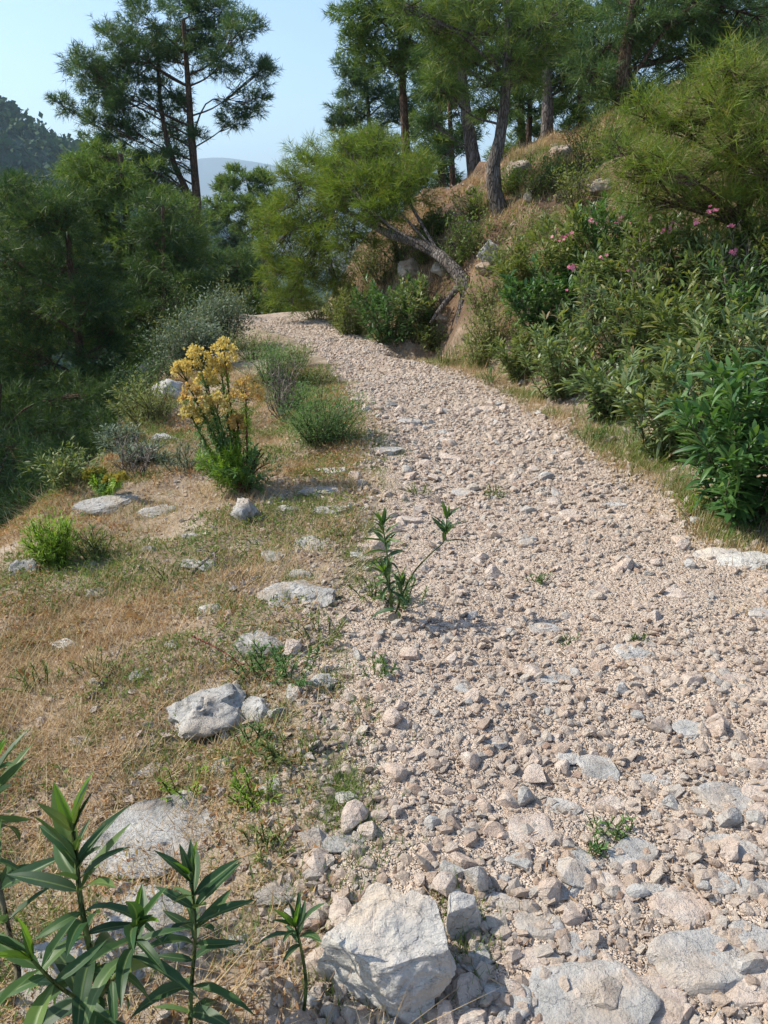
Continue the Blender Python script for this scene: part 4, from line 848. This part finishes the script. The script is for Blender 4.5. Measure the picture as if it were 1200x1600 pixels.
# ------------------------------------------------------------------ other plants
def spurge(label, px, py, heads, mat, nlow, hw, grp):
    b = on_ground(px, py); b[2] = h1(b[0], b[1]); root = empty('flowering_spurge', b, label, 'plant', grp); Y = b[1]; mm = mpp(Y)
    for k, (hx, hy, hr) in enumerate(heads):
        tp = at_y(hx, hy, Y + random.uniform(-.18, .18)); b0 = b + np.array([random.uniform(-.05, .05), random.uniform(-.05, .05), -.03])
        md = (b0 + tp) / 2 + np.array([(tp[0] - b0[0]) * .12, 0, .03]); S = spline([b0, md, tp], 12)
        V, F = tube(S - b, np.linspace(.008, .004, 12), 6); st = obj('stem', mesh('stem', V, F, True, None, [M_gstem if k % 3 else M_redstem]), root)
        n = 620; rm = hr * mm * 1.06; ud = rdir(22); ud[:, 2] = np.abs(ud[:, 2]) * 1.15 - .45; d = np.repeat(ud, 30, 0)[:n]; n = len(d); P = tp - b + d * rm * np.repeat(rng.uniform(.7, 1.05, 22), 30)[:n, None] * np.array([1, 1, 1.1]) + rng.normal(size=(n, 3)) * rm * .11
        V, F, a = leafcards(P, (.017 * hw), -.3, np.clip(rng.random() * .6 + rng.random(n) * .4, 0, 1)); obj('flower_head', mesh('flower_head', V, F, False, {'rnd': a}, [mat]), st, kind='stuff')
        rays = Acc()
        for q in range(14):
            V, F = tube(np.array([S[-2] - b, P[rng.integers(n)]]), [.0018, .001], 3); rays.add(V, F)
        obj('rays', rays.mesh('rays', [M_gstem]), st, kind='stuff')
        m = 260; f = rng.uniform(.15, .88, m); ps = np.stack([np.interp(f, np.linspace(0, 1, 12), S[:, i]) for i in range(3)], 1) - b
        V, F, a = leaves_np(ps, norm(rdir(m) + np.array([0, 0, .3])), rng.uniform(.035, .06, m), rng.uniform(.003, .005, m), .6, rng.random(m)); obj('stem_leaves', mesh('stem_leaves', V, F, False, {'rnd': a}, [M_fine if k % 3 else M_fennel]), st, kind='stuff')
    return root, b
sp1, sb = spurge('tall spurge with many round orange flower heads on the verge', 382, 768,
       [(350, 550, 24), (310, 562, 24), (284, 580, 19), (322, 592, 20), (300, 615, 18), (336, 632, 20), (384, 612, 27), (345, 575, 16), (320, 650, 16), (372, 660, 16), (296, 645, 14)], M_euph, 0, 1.0, 'spurges on the verge')
red = Acc()
for k in range(26):
    a = random.uniform(0, 6.28); tp = np.array([math.cos(a) * .13, math.sin(a) * .1, random.uniform(.12, .25)]); V, F = tube(spline([np.array([math.cos(a) * .03, math.sin(a) * .03, -.02]), tp * .5 + np.array([0, 0, .03]), tp], 5), np.linspace(.006, .004, 5), 5); red.add(V, F)
obj('red_base_stems', red.mesh('red_base_stems', [M_redstem], True), sp1, kind='stuff')
st, lf, tp_ = stems_leaves(None, .36, .27, 44, 2600, .055, .07, low=.35, lean=(-.02, 0)); obj('lower_leaves', lf.mesh('lower_leaves', [M_fine]), sp1, kind='stuff')
st, lf, tp_ = stems_leaves(None, .34, .2, 34, 2200, .05, .07, low=.45, lean=(-.10, -.05)); obj('bright_leaves', lf.mesh('bright_leaves', [M_fennel]), sp1, kind='stuff')
spurge('small spurge with dull yellow heads at the brink', 165, 775, [(142, 742, 12), (172, 748, 10), (158, 738, 8), (190, 745, 8)], M_euphy, 0, .9, 'spurges on the verge')
GV = 'shrubs on the verge'
def shrub(px, py, hgt, rad, nst, nl, L, Wd, mat, label, stem=M_stem, name='shrub', **kw):
    return bush(name, label, on_ground(px, py), hgt, rad, nst, nl, L, Wd, mat, stem, GV, cat='shrub', **kw)
shrub(505, 692, .42, .33, 60, 8000, .035, .09, M_fine, 'round feathery green shrub at the path edge', dome=.5)
shrub(425, 600, .42, .42, 50, 5000, .04, .09, M_fine, 'loose green shrub behind the orange spurge', dome=.35)
shrub(462, 575, .30, .30, 40, 2600, .05, .06, M_shrub, 'low yellowish scrub where the verge narrows', dome=.35)
shrub(455, 640, .3, .25, 34, 2400, .035, .09, M_fine, 'small green shrub squeezed behind the dead shrub', dome=.35)
shrub(500, 600, .2, .25, 30, 1500, .05, .06, M_shrub, 'yellow green tuft just beyond the round green shrub')
shrub(395, 560, .35, .35, 40, 2600, .05, .07, M_shrub, 'pale yellowish scrub in front of the olive shrub', dome=.35)
shrub(300, 575, .62, .45, 60, 8000, .05, .17, M_sage, 'grey green olive shrub, lower of two at the brink', dome=.5)
shrub(350, 545, .8, .45, 60, 8000, .05, .17, M_sage, 'grey green olive shrub, taller of two near the end of the path', dome=.5)
shrub(88, 880, .27, .13, 40, 2600, .045, .07, M_fennel, 'feathery bright green plant at the brink', M_gstem, dome=.45)
shrub(150, 870, .15, .16, 24, 900, .04, .09, M_shrub, 'small scrubby plant right of the feathery bright green one')
shrub(290, 735, .2, .18, 30, 1200, .04, .06, M_sage, 'small grey bush left of the orange spurge')
shrub(235, 660, .35, .35, 34, 2200, .05, .08, M_shrub, 'yellowish scrub on the slope just below the brink')
shrub(215, 720, .15, .18, 26, 900, .04, .06, M_sage, 'greyish scrub behind the small yellow spurge')
for k, (px, py, hh, rr, lab) in enumerate([(735, 395, .55, .35, 'dark green bush on the bank left of the rounded grey rock'), (690, 365, .35, .25, 'little dark bush on the red bank'), (745, 335, .35, .4, 'low bush below the crest of the bank'), (665, 372, .3, .2, 'little bush by the trunk of the slim pine'),
     (850, 300, .5, .4, 'dark scrub at the foot of the dark straight pine'), (900, 320, .5, .5, 'yellow green scrub under the slender young pine'), (930, 260, .7, .6, 'dark shadowed scrub high on the slope'), (800, 300, .3, .3, 'low scrub right of the kinked trunk'), (560, 480, .75, .6, 'scrub on the bank behind the yellowish bush'), (575, 430, .6, .55, 'yellow green scrub on the mound under the leaning crown'), (625, 405, .5, .45, 'scrub on top of the mound left of the leaning trunk'), (530, 495, .6, .5, 'yellow green scrub at the foot of the mound'), (665, 410, .4, .35, 'yellow green scrub above the hollow'),
     (600, 440, .5, .45, 'scrub on the bank below the leaning crown'), (500, 500, .45, .4, 'bright scrub at the bend of the path'), (1010, 270, .6, .6, 'dark scrub beside the young pine'), (710, 420, .35, .3, 'bush under the arch of the leaning trunk'), (770, 545, .6, .4, 'yellow green bush filling the end of the thicket'), (760, 490, .5, .4, 'yellow green bush on the bank right of the trunk roots'), (800, 430, .5, .4, 'yellow green bush below the rounded grey rock'), (745, 570, .35, .3, 'yellow green low bush at the foot of the bank'), (680, 545, .3, .3, 'bright low bush at the mouth of the hollow'), (835, 380, .4, .4, 'yellow green scrub right of the kinked trunk foot')]):
    bush('scrub', lab, on_ground(px, py), hh, rr, 30, 1450, .055, .15, M_shrub if ('yellow' in lab or 'bright' in lab) else M_pine_mid, M_stem, 'scrub on the bank', cat='bush', dome=.35)
# undergrowth of young pines in the shade of the valley side
UL = ['dark young pine nearest the brink in the shade', 'dark young pine below the flat ledge', 'dark young pine below the tan rocks', 'shaded young pine among the low pine branches', 'shaded young pine beneath the olive shrubs', 'shaded young pine in the gap between ledge and thin trunk', 'dark young pine just behind the lower olive shrub', 'shaded young pine at the foot of the thin bare trunk', 'dark young pine behind the taller olive shrub', 'young pine at the end of the path', 'young pine closing the bend of the path']
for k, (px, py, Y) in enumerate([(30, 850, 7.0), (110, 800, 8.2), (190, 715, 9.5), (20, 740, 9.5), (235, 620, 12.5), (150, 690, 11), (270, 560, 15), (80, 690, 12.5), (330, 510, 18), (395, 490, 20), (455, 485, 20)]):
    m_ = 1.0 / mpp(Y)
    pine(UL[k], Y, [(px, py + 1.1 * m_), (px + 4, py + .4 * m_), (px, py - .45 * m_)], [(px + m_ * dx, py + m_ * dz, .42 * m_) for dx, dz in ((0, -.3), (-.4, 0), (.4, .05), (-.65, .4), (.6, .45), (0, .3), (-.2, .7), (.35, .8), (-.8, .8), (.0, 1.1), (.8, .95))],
         .05, M_pine_mid if k in (9, 10) else M_pine_shade, M_bark_red, .75, 'young pines below the path', limbs=False, name='young_pine', wide=1.15)

for k, (yy_, dx, hh, rr, mt, lab) in enumerate([(3.3, -.25, .22, .22, M_shrub, 'low scrub on the brink in front of the pale stone'), (4.9, -.2, .25, .25, M_shrub, 'low scrub on the brink left of the flat ledge'), (6.0, -.25, .2, .2, M_sage, 'greyish scrub on the brink beyond the small yellow spurge'), (7.0, -.2, .4, .35, M_shrub, 'yellowish scrub on the brink beside the tan rock'), (8.2, -.25, .5, .4, M_pine_shade, 'dark green scrub on the brink behind the tan rock'),
      (9.6, -.3, .6, .5, M_pine_shade, 'dark green scrub on the brink below the lower olive shrub'), (11.3, -.3, .7, .55, M_shrub, 'yellowish scrub on the brink beside the olive shrubs'), (13.2, -.3, .8, .6, M_pine_mid, 'dark green scrub on the brink at the end of the path'), (2.5, -.2, .15, .2, M_shrub, 'low scrub on the brink near the picture edge'), (5.4, .1, .14, .18, M_sage, 'little grey tuft between ledge and brink'), (14.0, .5, .7, .5, M_shrub, 'light green scrub left of the last bit of path')]):
    x_ = float(xe(np.array([yy_]))[0]) + dx
    bush('scrub', lab, (x_, yy_, 0), hh, rr, 30, 1500, .05, .12, mt, M_stem, 'scrub along the brink', cat='bush', dome=.3)
# grey dead shrub and sticks
def twigs(label, px, py, hgt, rad, n, name='dead_shrub', cat='shrub'):
    p = on_ground(px, py); b = np.array([p[0], p[1], h1(p[0], p[1])]); root = empty(name, b, label, cat)
    for k in range(n):
        a = random.uniform(0, 6.28); q = random.random() ** .5 * rad; tp = np.array([math.cos(a) * q, math.sin(a) * q, hgt * random.uniform(.6, 1.1)]); A = Acc()
        S = spline([np.array([0, 0, -.03]), tp * .5 + rng.normal(size=3) * .04, tp], 7); V, F = tube(S, np.linspace(.006, .002, 7), 4); A.add(V, F)
        for j in range(5):
            s0 = S[random.randrange(2, 7)]; e0 = s0 + rng.normal(size=3) * np.array([.07, .07, .05]) + np.array([0, 0, .05]); V, F = tube(spline([s0, (s0 + e0) / 2 + rng.normal(size=3) * .01, e0], 4), np.linspace(.003, .0012, 4), 3); A.add(V, F)
        obj('branch', A.mesh('branch', [M_dead], True), root)
twigs('leafless grey dead shrub between the spurge and the round green shrub', 440, 655, .42, .2, 26)
twigs('low tangle of grey dead twigs at the brink behind the ledge', 215, 745, .22, .2, 14)
twigs('bare grey twigs standing out of the middle of the thicket', 1000, 520, .8, .35, 12)
twigs('bare grey twigs among the oleanders near the right edge', 1150, 540, .8, .35, 12)
twigs('bare brownish twigs in the thicket above the grassy bulge', 905, 570, .7, .3, 10)
def stick(label, pts, r, name='stick', mat=M_dead, forks=0):
    P = []
    for px, py, dz in pts: q = on_ground(px, py); P.append(np.array([q[0], q[1], h1(q[0], q[1]) + dz]))
    b = P[0]; S = spline(P, 10); A = Acc(); V, F = tube(S - b, np.linspace(r, r * .55, 10), 6, .2, 3); A.add(V, F)
    for j in range(forks):
        s0 = S[random.randrange(3, 9)] - b; e0 = s0 + rng.normal(size=3) * np.array([.06, .06, .01]) + np.array([0, 0, .02]); V, F = tube(np.array([s0, (s0 + e0) / 2 + .005, e0]), [r * .5, r * .4, r * .2], 4); A.add(V, F)
    return obj(name, A.mesh(name, [mat], True), None, b, label=label, cat='stick')
stick('grey dead stick lying slanted on the dry verge', [(140, 1100, .012), (168, 1065, .02), (192, 1015, .025)], .008, forks=2)
stick('dark dead branch lying behind the verge rocks', [(300, 900, .01), (318, 885, .02), (340, 870, .03)], .009, forks=2)
stick('pale straight stick on the near gravel', [(566, 1132, .008), (582, 1150, .01), (598, 1168, .008)], .006)
stick('short brown stick beside the broken twigs', [(494, 1182, .012), (515, 1175, .014), (535, 1165, .012)], .008)
stick('thin dark twig arching over the verge into the green weed', [(300, 1005, .03), (345, 1040, .06), (390, 1062, .04), (440, 1080, .01)], .003, mat=M_redstem)
stick('thin pale stick flat on the middle of the path', [(810, 925, .008), (835, 935, .008), (858, 942, .008)], .004)
stick('broken thin stick right of centre on the near path', [(1020, 1080, .008), (1040, 1095, .008)], .004)
stick('thin twig by the brown rough stone', [(680, 1215, .01), (705, 1228, .012), (725, 1240, .01)], .003)
for px, py, s_, lab in ((198, 975, .09, 'curled orange brown dead leaf standing in the grass'), (30, 1065, .10, 'large curled tan dead leaf at the left edge'), (215, 978, .07, 'small rusty dead leaf beside the curled orange one')):
    p = on_ground(px, py); me = leaf_mesh('dead_leaf', M_curl, 2.4, .13, 1.6, .6); o = obj('dead_leaf', me, None, (p[0], p[1], h1(p[0], p[1]) + .03), label=lab, cat='leaf'); o.scale = (s_,) * 3; o.rotation_euler = (.4, .3, random.uniform(-2, -1))

# weeds that can be picked out
for k, (px, py, hh, rr, nl, mat, lab) in enumerate([(450, 1065, .13, .14, 900, M_fine, 'fine leaved green weed sprawling by the verge rocks'), (400, 1050, .1, .1, 500, M_fine, 'fine leaved weed around the thin dark twig'), (592, 1052, .06, .06, 260, M_fine, 'low green weed at the left edge of the gravel'), (630, 945, .12, .12, 700, M_fine, 'yellow green weed round the foot of the track seedling'), (585, 935, .1, .12, 500, M_shrub, 'pale weed left of the track seedling'),
     (950, 1300, .05, .07, 260, M_fine, 'thin green weed between the flat path stones'), (925, 1335, .04, .04, 120, M_fine, 'tiny weed by the flat path stones'), (400, 1160, .07, .06, 300, M_fine, 'small green weed under the split grey rock'), (770, 775, .06, .1, 260, M_shrub, 'sparse weed in the far middle of the path'), (655, 772, .06, .1, 260, M_shrub, 'sparse weed on the far left of the path'), (840, 910, .04, .07, 200, M_fine, 'small weed in the middle of the gravel'), (885, 1005, .03, .05, 120, M_fine, 'tiny weed in the open gravel'), (1000, 1003, .03, .04, 100, M_fine, 'tiny weed right of the middle gravel'),
     (925, 690, .14, .14, 700, M_fine, 'bright weed at the bulge of the path edge'), (1080, 800, .12, .14, 600, M_fennel, 'bright grassy sprout below the nearest oleander'), (690, 570, .25, .2, 700, M_shrub, 'pale weed at the foot of the bank'), (760, 600, .2, .2, 700, M_fine, 'green weed at the foot of the thicket'), (500, 1000, .1, .12, 500, M_shrub, 'yellow green weed behind the fine leaved one'), (450, 1185, .07, .1, 400, M_shrub, 'pale weed between the rocks and the gravel'), (60, 1080, .09, .13, 500, M_shrub, 'pale green weed at the left edge of the verge'), (290, 1240, .07, .09, 400, M_fennel, 'bright tuft above the broad flat rock'), (400, 1250, .07, .08, 400, M_fennel, 'bright tuft right of the broad flat rock'), (150, 1050, .06, .1, 350, M_shrub, 'green tuft beside the slanted stick'), (420, 1330, .06, .08, 300, M_shrub, 'small tuft between flat rock and gravel'), (540, 840, .06, .08, 260, M_shrub, 'small tuft by the flat slab at the gravel edge'), (260, 900, .07, .1, 300, M_shrub, 'pale tuft behind the dark dead branch')]):
    bush('weed', lab, on_ground(px, py), hh, rr, 14, nl, .026, .09, mat, M_gstem, 'weeds', cat='weed', low=.1)

# ------------------------------------------------------------------ grass and litter
def blades(B, h_, lean, wd, rr, one=False):
    n = len(B); a = rng.uniform(0, 6.28, n); d = np.stack([np.cos(a), np.sin(a), np.zeros(n)], 1); s = np.stack([-np.sin(a), np.cos(a), np.zeros(n)], 1) * wd[:, None]
    h_ = h_[:, None]; lean = lean[:, None]; up = np.array([0, 0, 1.])
    m = B + up * h_ * .55 + d * h_ * lean * .3; t = B + up * h_ * (1 - .3 * lean) + d * h_ * lean
    V = np.stack([B - s, B + s, m - s * .7, m + s * .7, t], 1).reshape(-1, 3); k = np.arange(n)[:, None] * 5
    F = np.concatenate([k + np.array([[0, 1, 3]]), k + np.array([[0, 3, 2]]), k + np.array([[2, 3, 4]])], 0)
    if one: V = np.stack([B - s, B + s, t], 1).reshape(-1, 3); return V, np.arange(n * 3).reshape(-1, 3), np.repeat(rr, 3)
    return V, F, np.repeat(rr, 5)
def grass(name, label, cx, cy, per, hmin, hmax, wd, mat, spread=.035, lean=(.2, .9), one=True):
    n = len(cx); bx = np.repeat(cx, per) + rng.normal(size=n * per) * spread; by = np.repeat(cy, per) + rng.normal(size=n * per) * spread
    B = np.stack([bx, by, H(bx, by) - .004], 1); hs = np.repeat(rng.uniform(hmin, hmax, n), per) * rng.uniform(.5, 1.15, n * per)
    V, F, a = blades(B, hs, rng.uniform(*lean, n * per), wd * rng.uniform(.6, 1.3, n * per), np.clip(np.repeat(rng.random(n), per) * .6 + rng.random(n * per) * .4, 0, 1), one)
    return obj(name, mesh(name, V, F, False, {'rnd': a}, [mat]), kind='stuff', label=label, cat='grass')
def verge_pts(N, pw=1.5, ymax=9):
    y = .6 + (ymax - .6) * rng.random(N) ** pw; x = xe(y) - .5 + (xl(y) - xe(y) + .6) * rng.random(N)
    k = np.abs(x) < .56 * y + .45; return x[k], y[k]
x, y = verge_pts(24000)
dn = fbm2(x * 1.7, y * 1.7, 131, 3); k = (rng.random(len(x)) < np.clip(.5 + .9 * dn, .22, 1) * np.where(y < 1.9, .6, 1.0)) & (xl(y) - x > .45 * rng.random(len(x)) ** 1.5)
grass('dry_grass', 'rusty straw coloured dry grass covering the verge', x[k], y[k], 11, .025, .09, .0019, M_dry, .04, (.2, 1.4))
x, y = verge_pts(11000)
dn = fbm2(x * 2.1, y * 2.1, 151, 3); k = rng.random(len(x)) < np.clip(.12 + 1.2 * dn, 0, 1)
x, y = x[k], y[k]
ra = [(bx_ + math.cos(t) * wm_ * q, by_ + math.sin(t) * wm_ * .85 * q) for bx_, by_, wm_ in ROCKS if by_ < 9 and bx_ < .3 for t, q in zip(rng.uniform(0, 6.28, 14), rng.uniform(.9, 1.25, 14))]
x = np.concatenate([x, [q[0] for q in ra]]); y = np.concatenate([y, [q[1] for q in ra]])
grass('green_grass', 'patches of short green grass on the verge', x, y, 16, .02, .075, .0015, M_grass, .03)
x, y = verge_pts(2600, 1.4); k = fbm2(x * 1.3, y * 1.3, 181, 2) > -.1; x, y = x[k], y[k]
grass('dead_stalks', 'thin tangled dead grass stalks on the verge', x, y, 6, .08, .2, .0012, M_dry, .05, (.4, 1.8))
# grassy foot of the thicket, and the bank
y = 2.6 + 7.5 * rng.random(2600) ** 1.2; x = xr(y) + np.abs(rng.normal(size=2600)) * .22 - .05; k = vn3(x * 2.6, y * 2.6, x * 0, 5) > .0
grass('edge_grass', 'green and straw grass along the foot of the oleanders', x[k], y[k], 12, .03, .10, .0022, M_grass, .05)
y = 2.6 + 7.5 * rng.random(1200) ** 1.2; x = xr(y) + rng.normal(size=1200) * .1 + .02
grass('edge_straw', 'straw coloured grass along the right edge of the path', x, y, 12, .03, .1, .0022, M_dry, .05)
y = rng.uniform(7.5, 15, 4200); x = xr(y) + rng.uniform(.2, 5, 4200); k = fbm2(x, y, 171, 3) > .0
grass('bank_grass', 'sparse dry tufts on the bank', x[k], y[k], 10, .08, .22, .004, M_dry, .06)
y = 1.0 + 5 * rng.random(260); x = xl(y) + np.abs(rng.normal(size=260)) * .12
grass('stray_grass', 'thin stray grass at the left edge of the gravel', x, y, 10, .02, .06, .0015, M_grass, .03)
y = rng.uniform(3, 13, 3500); x = xr(y) + .15 + rng.uniform(0, 4.5, 3500); k = fbm2(x * 1.1, y * 1.1, 175, 3) > .0
grass('slope_grass', 'green grass between the bushes on the slope', x[k], y[k], 12, .08, .22, .004, M_grass, .07)
def ground_mat(name, label, N, seed, thr, mat, hgt, size, ymax=8.5, boost=None):
    x, y = verge_pts(N, 1.55, ymax); dn = fbm2(x * 2.4, y * 2.4, seed, 4); k = (dn > thr + .25 * rng.random(len(x))) & (xl(y) - x > .3 * rng.random(len(x)) ** 1.5); x, y, dn = x[k], y[k], dn[k]
    P = np.stack([x, y, H(x, y) + hgt * rng.random(len(x)) * np.clip((dn - thr) * 2.2, .15, 1)], 1)
    n_ = len(P); d = rdir(n_); d[:, 2] = np.abs(d[:, 2]); s = perp(d); Ls = (size * (.6 + .9 * rng.random(n_)) * (.8 + .12 * y))[:, None]
    V = np.stack([P - s * Ls * .16, P + s * Ls * .16, P + d * Ls], 1).reshape(-1, 3)
    obj(name, mesh(name, V, np.arange(n_ * 3).reshape(-1, 3), False, {'rnd': np.repeat(rng.random(n_), 3)}, [mat]), kind='stuff', label=label, cat='ground cover')
ground_mat('rusty_ground_cover', 'rust coloured tangled ground cover on the verge', 80000, 301, .10, M_rust, .055, .016)
ground_mat('green_ground_cover', 'low yellow green ground cover in patches on the verge', 120000, 307, -.04, M_mat, .05, .016)
# leaf litter on the verge
x, y = verge_pts(9000, 1.6, 7); P = np.stack([x, y, H(x, y) + .004], 1); d = rdir(len(x)); d[:, 2] *= .25; d = norm(d); l_ = rng.uniform(.008, .028, len(x))
V, F, a = leaves_np(P, d, l_, l_ * rng.uniform(.12, .3, len(x)), .0, rng.random(len(x)))
obj('leaf_litter', mesh('leaf_litter', V, F, False, {'rnd': a}, [M_litter]), kind='stuff', label='fallen leaf scraps strewn over the verge', cat='litter')
y = 1.0 + 5 * rng.random(900) ** 1.5; x = xl(y) + (xr(y) - xl(y)) * rng.random(900); P = np.stack([x, y, H(x, y) + .012], 1); d = rdir(900); d[:, 2] *= .2; d = norm(d); l_ = rng.uniform(.015, .05, 900)
V, F, a = leaves_np(P, d, l_, l_ * .05, .0, rng.random(900)); obj('twig_litter', mesh('twig_litter', V, F, False, {'rnd': a}, [M_litter]), kind='stuff', label='fine twig scraps on the gravel', cat='litter')

# ------------------------------------------------------------------ haze
bb = 6500; ZTOP = max(o.matrix_basis.translation.z + max((v[2] for v in o.bound_box), default=0) for o in C.objects if o.type == 'MESH' and o.parent is None) + 6
hz = obj('haze', mesh('haze', np.array([[sx, sy, sz] for sx in (-bb, bb) for sy in (-900, bb) for sz in (-75, ZTOP)], float),
                      np.array([[0, 1, 3, 2], [4, 6, 7, 5], [0, 4, 5, 1], [2, 3, 7, 6], [0, 2, 6, 4], [1, 5, 7, 3]])), kind='stuff', label='pale blue haze in the valley air', cat='haze')
hm = bpy.data.materials.new('haze_air'); hm.use_nodes = True; nt = hm.node_tree; nt.nodes.clear()
vo = nt.nodes.new('ShaderNodeVolumePrincipled'); vo.inputs['Color'].default_value = (.62, .83, 1.0, 1); vo.inputs['Density'].default_value = .00024
vo.inputs['Anisotropy'].default_value = .2
mo = nt.nodes.new('ShaderNodeOutputMaterial'); nt.links.new(vo.outputs[0], mo.inputs['Volume']); hz.data.materials.append(hm)
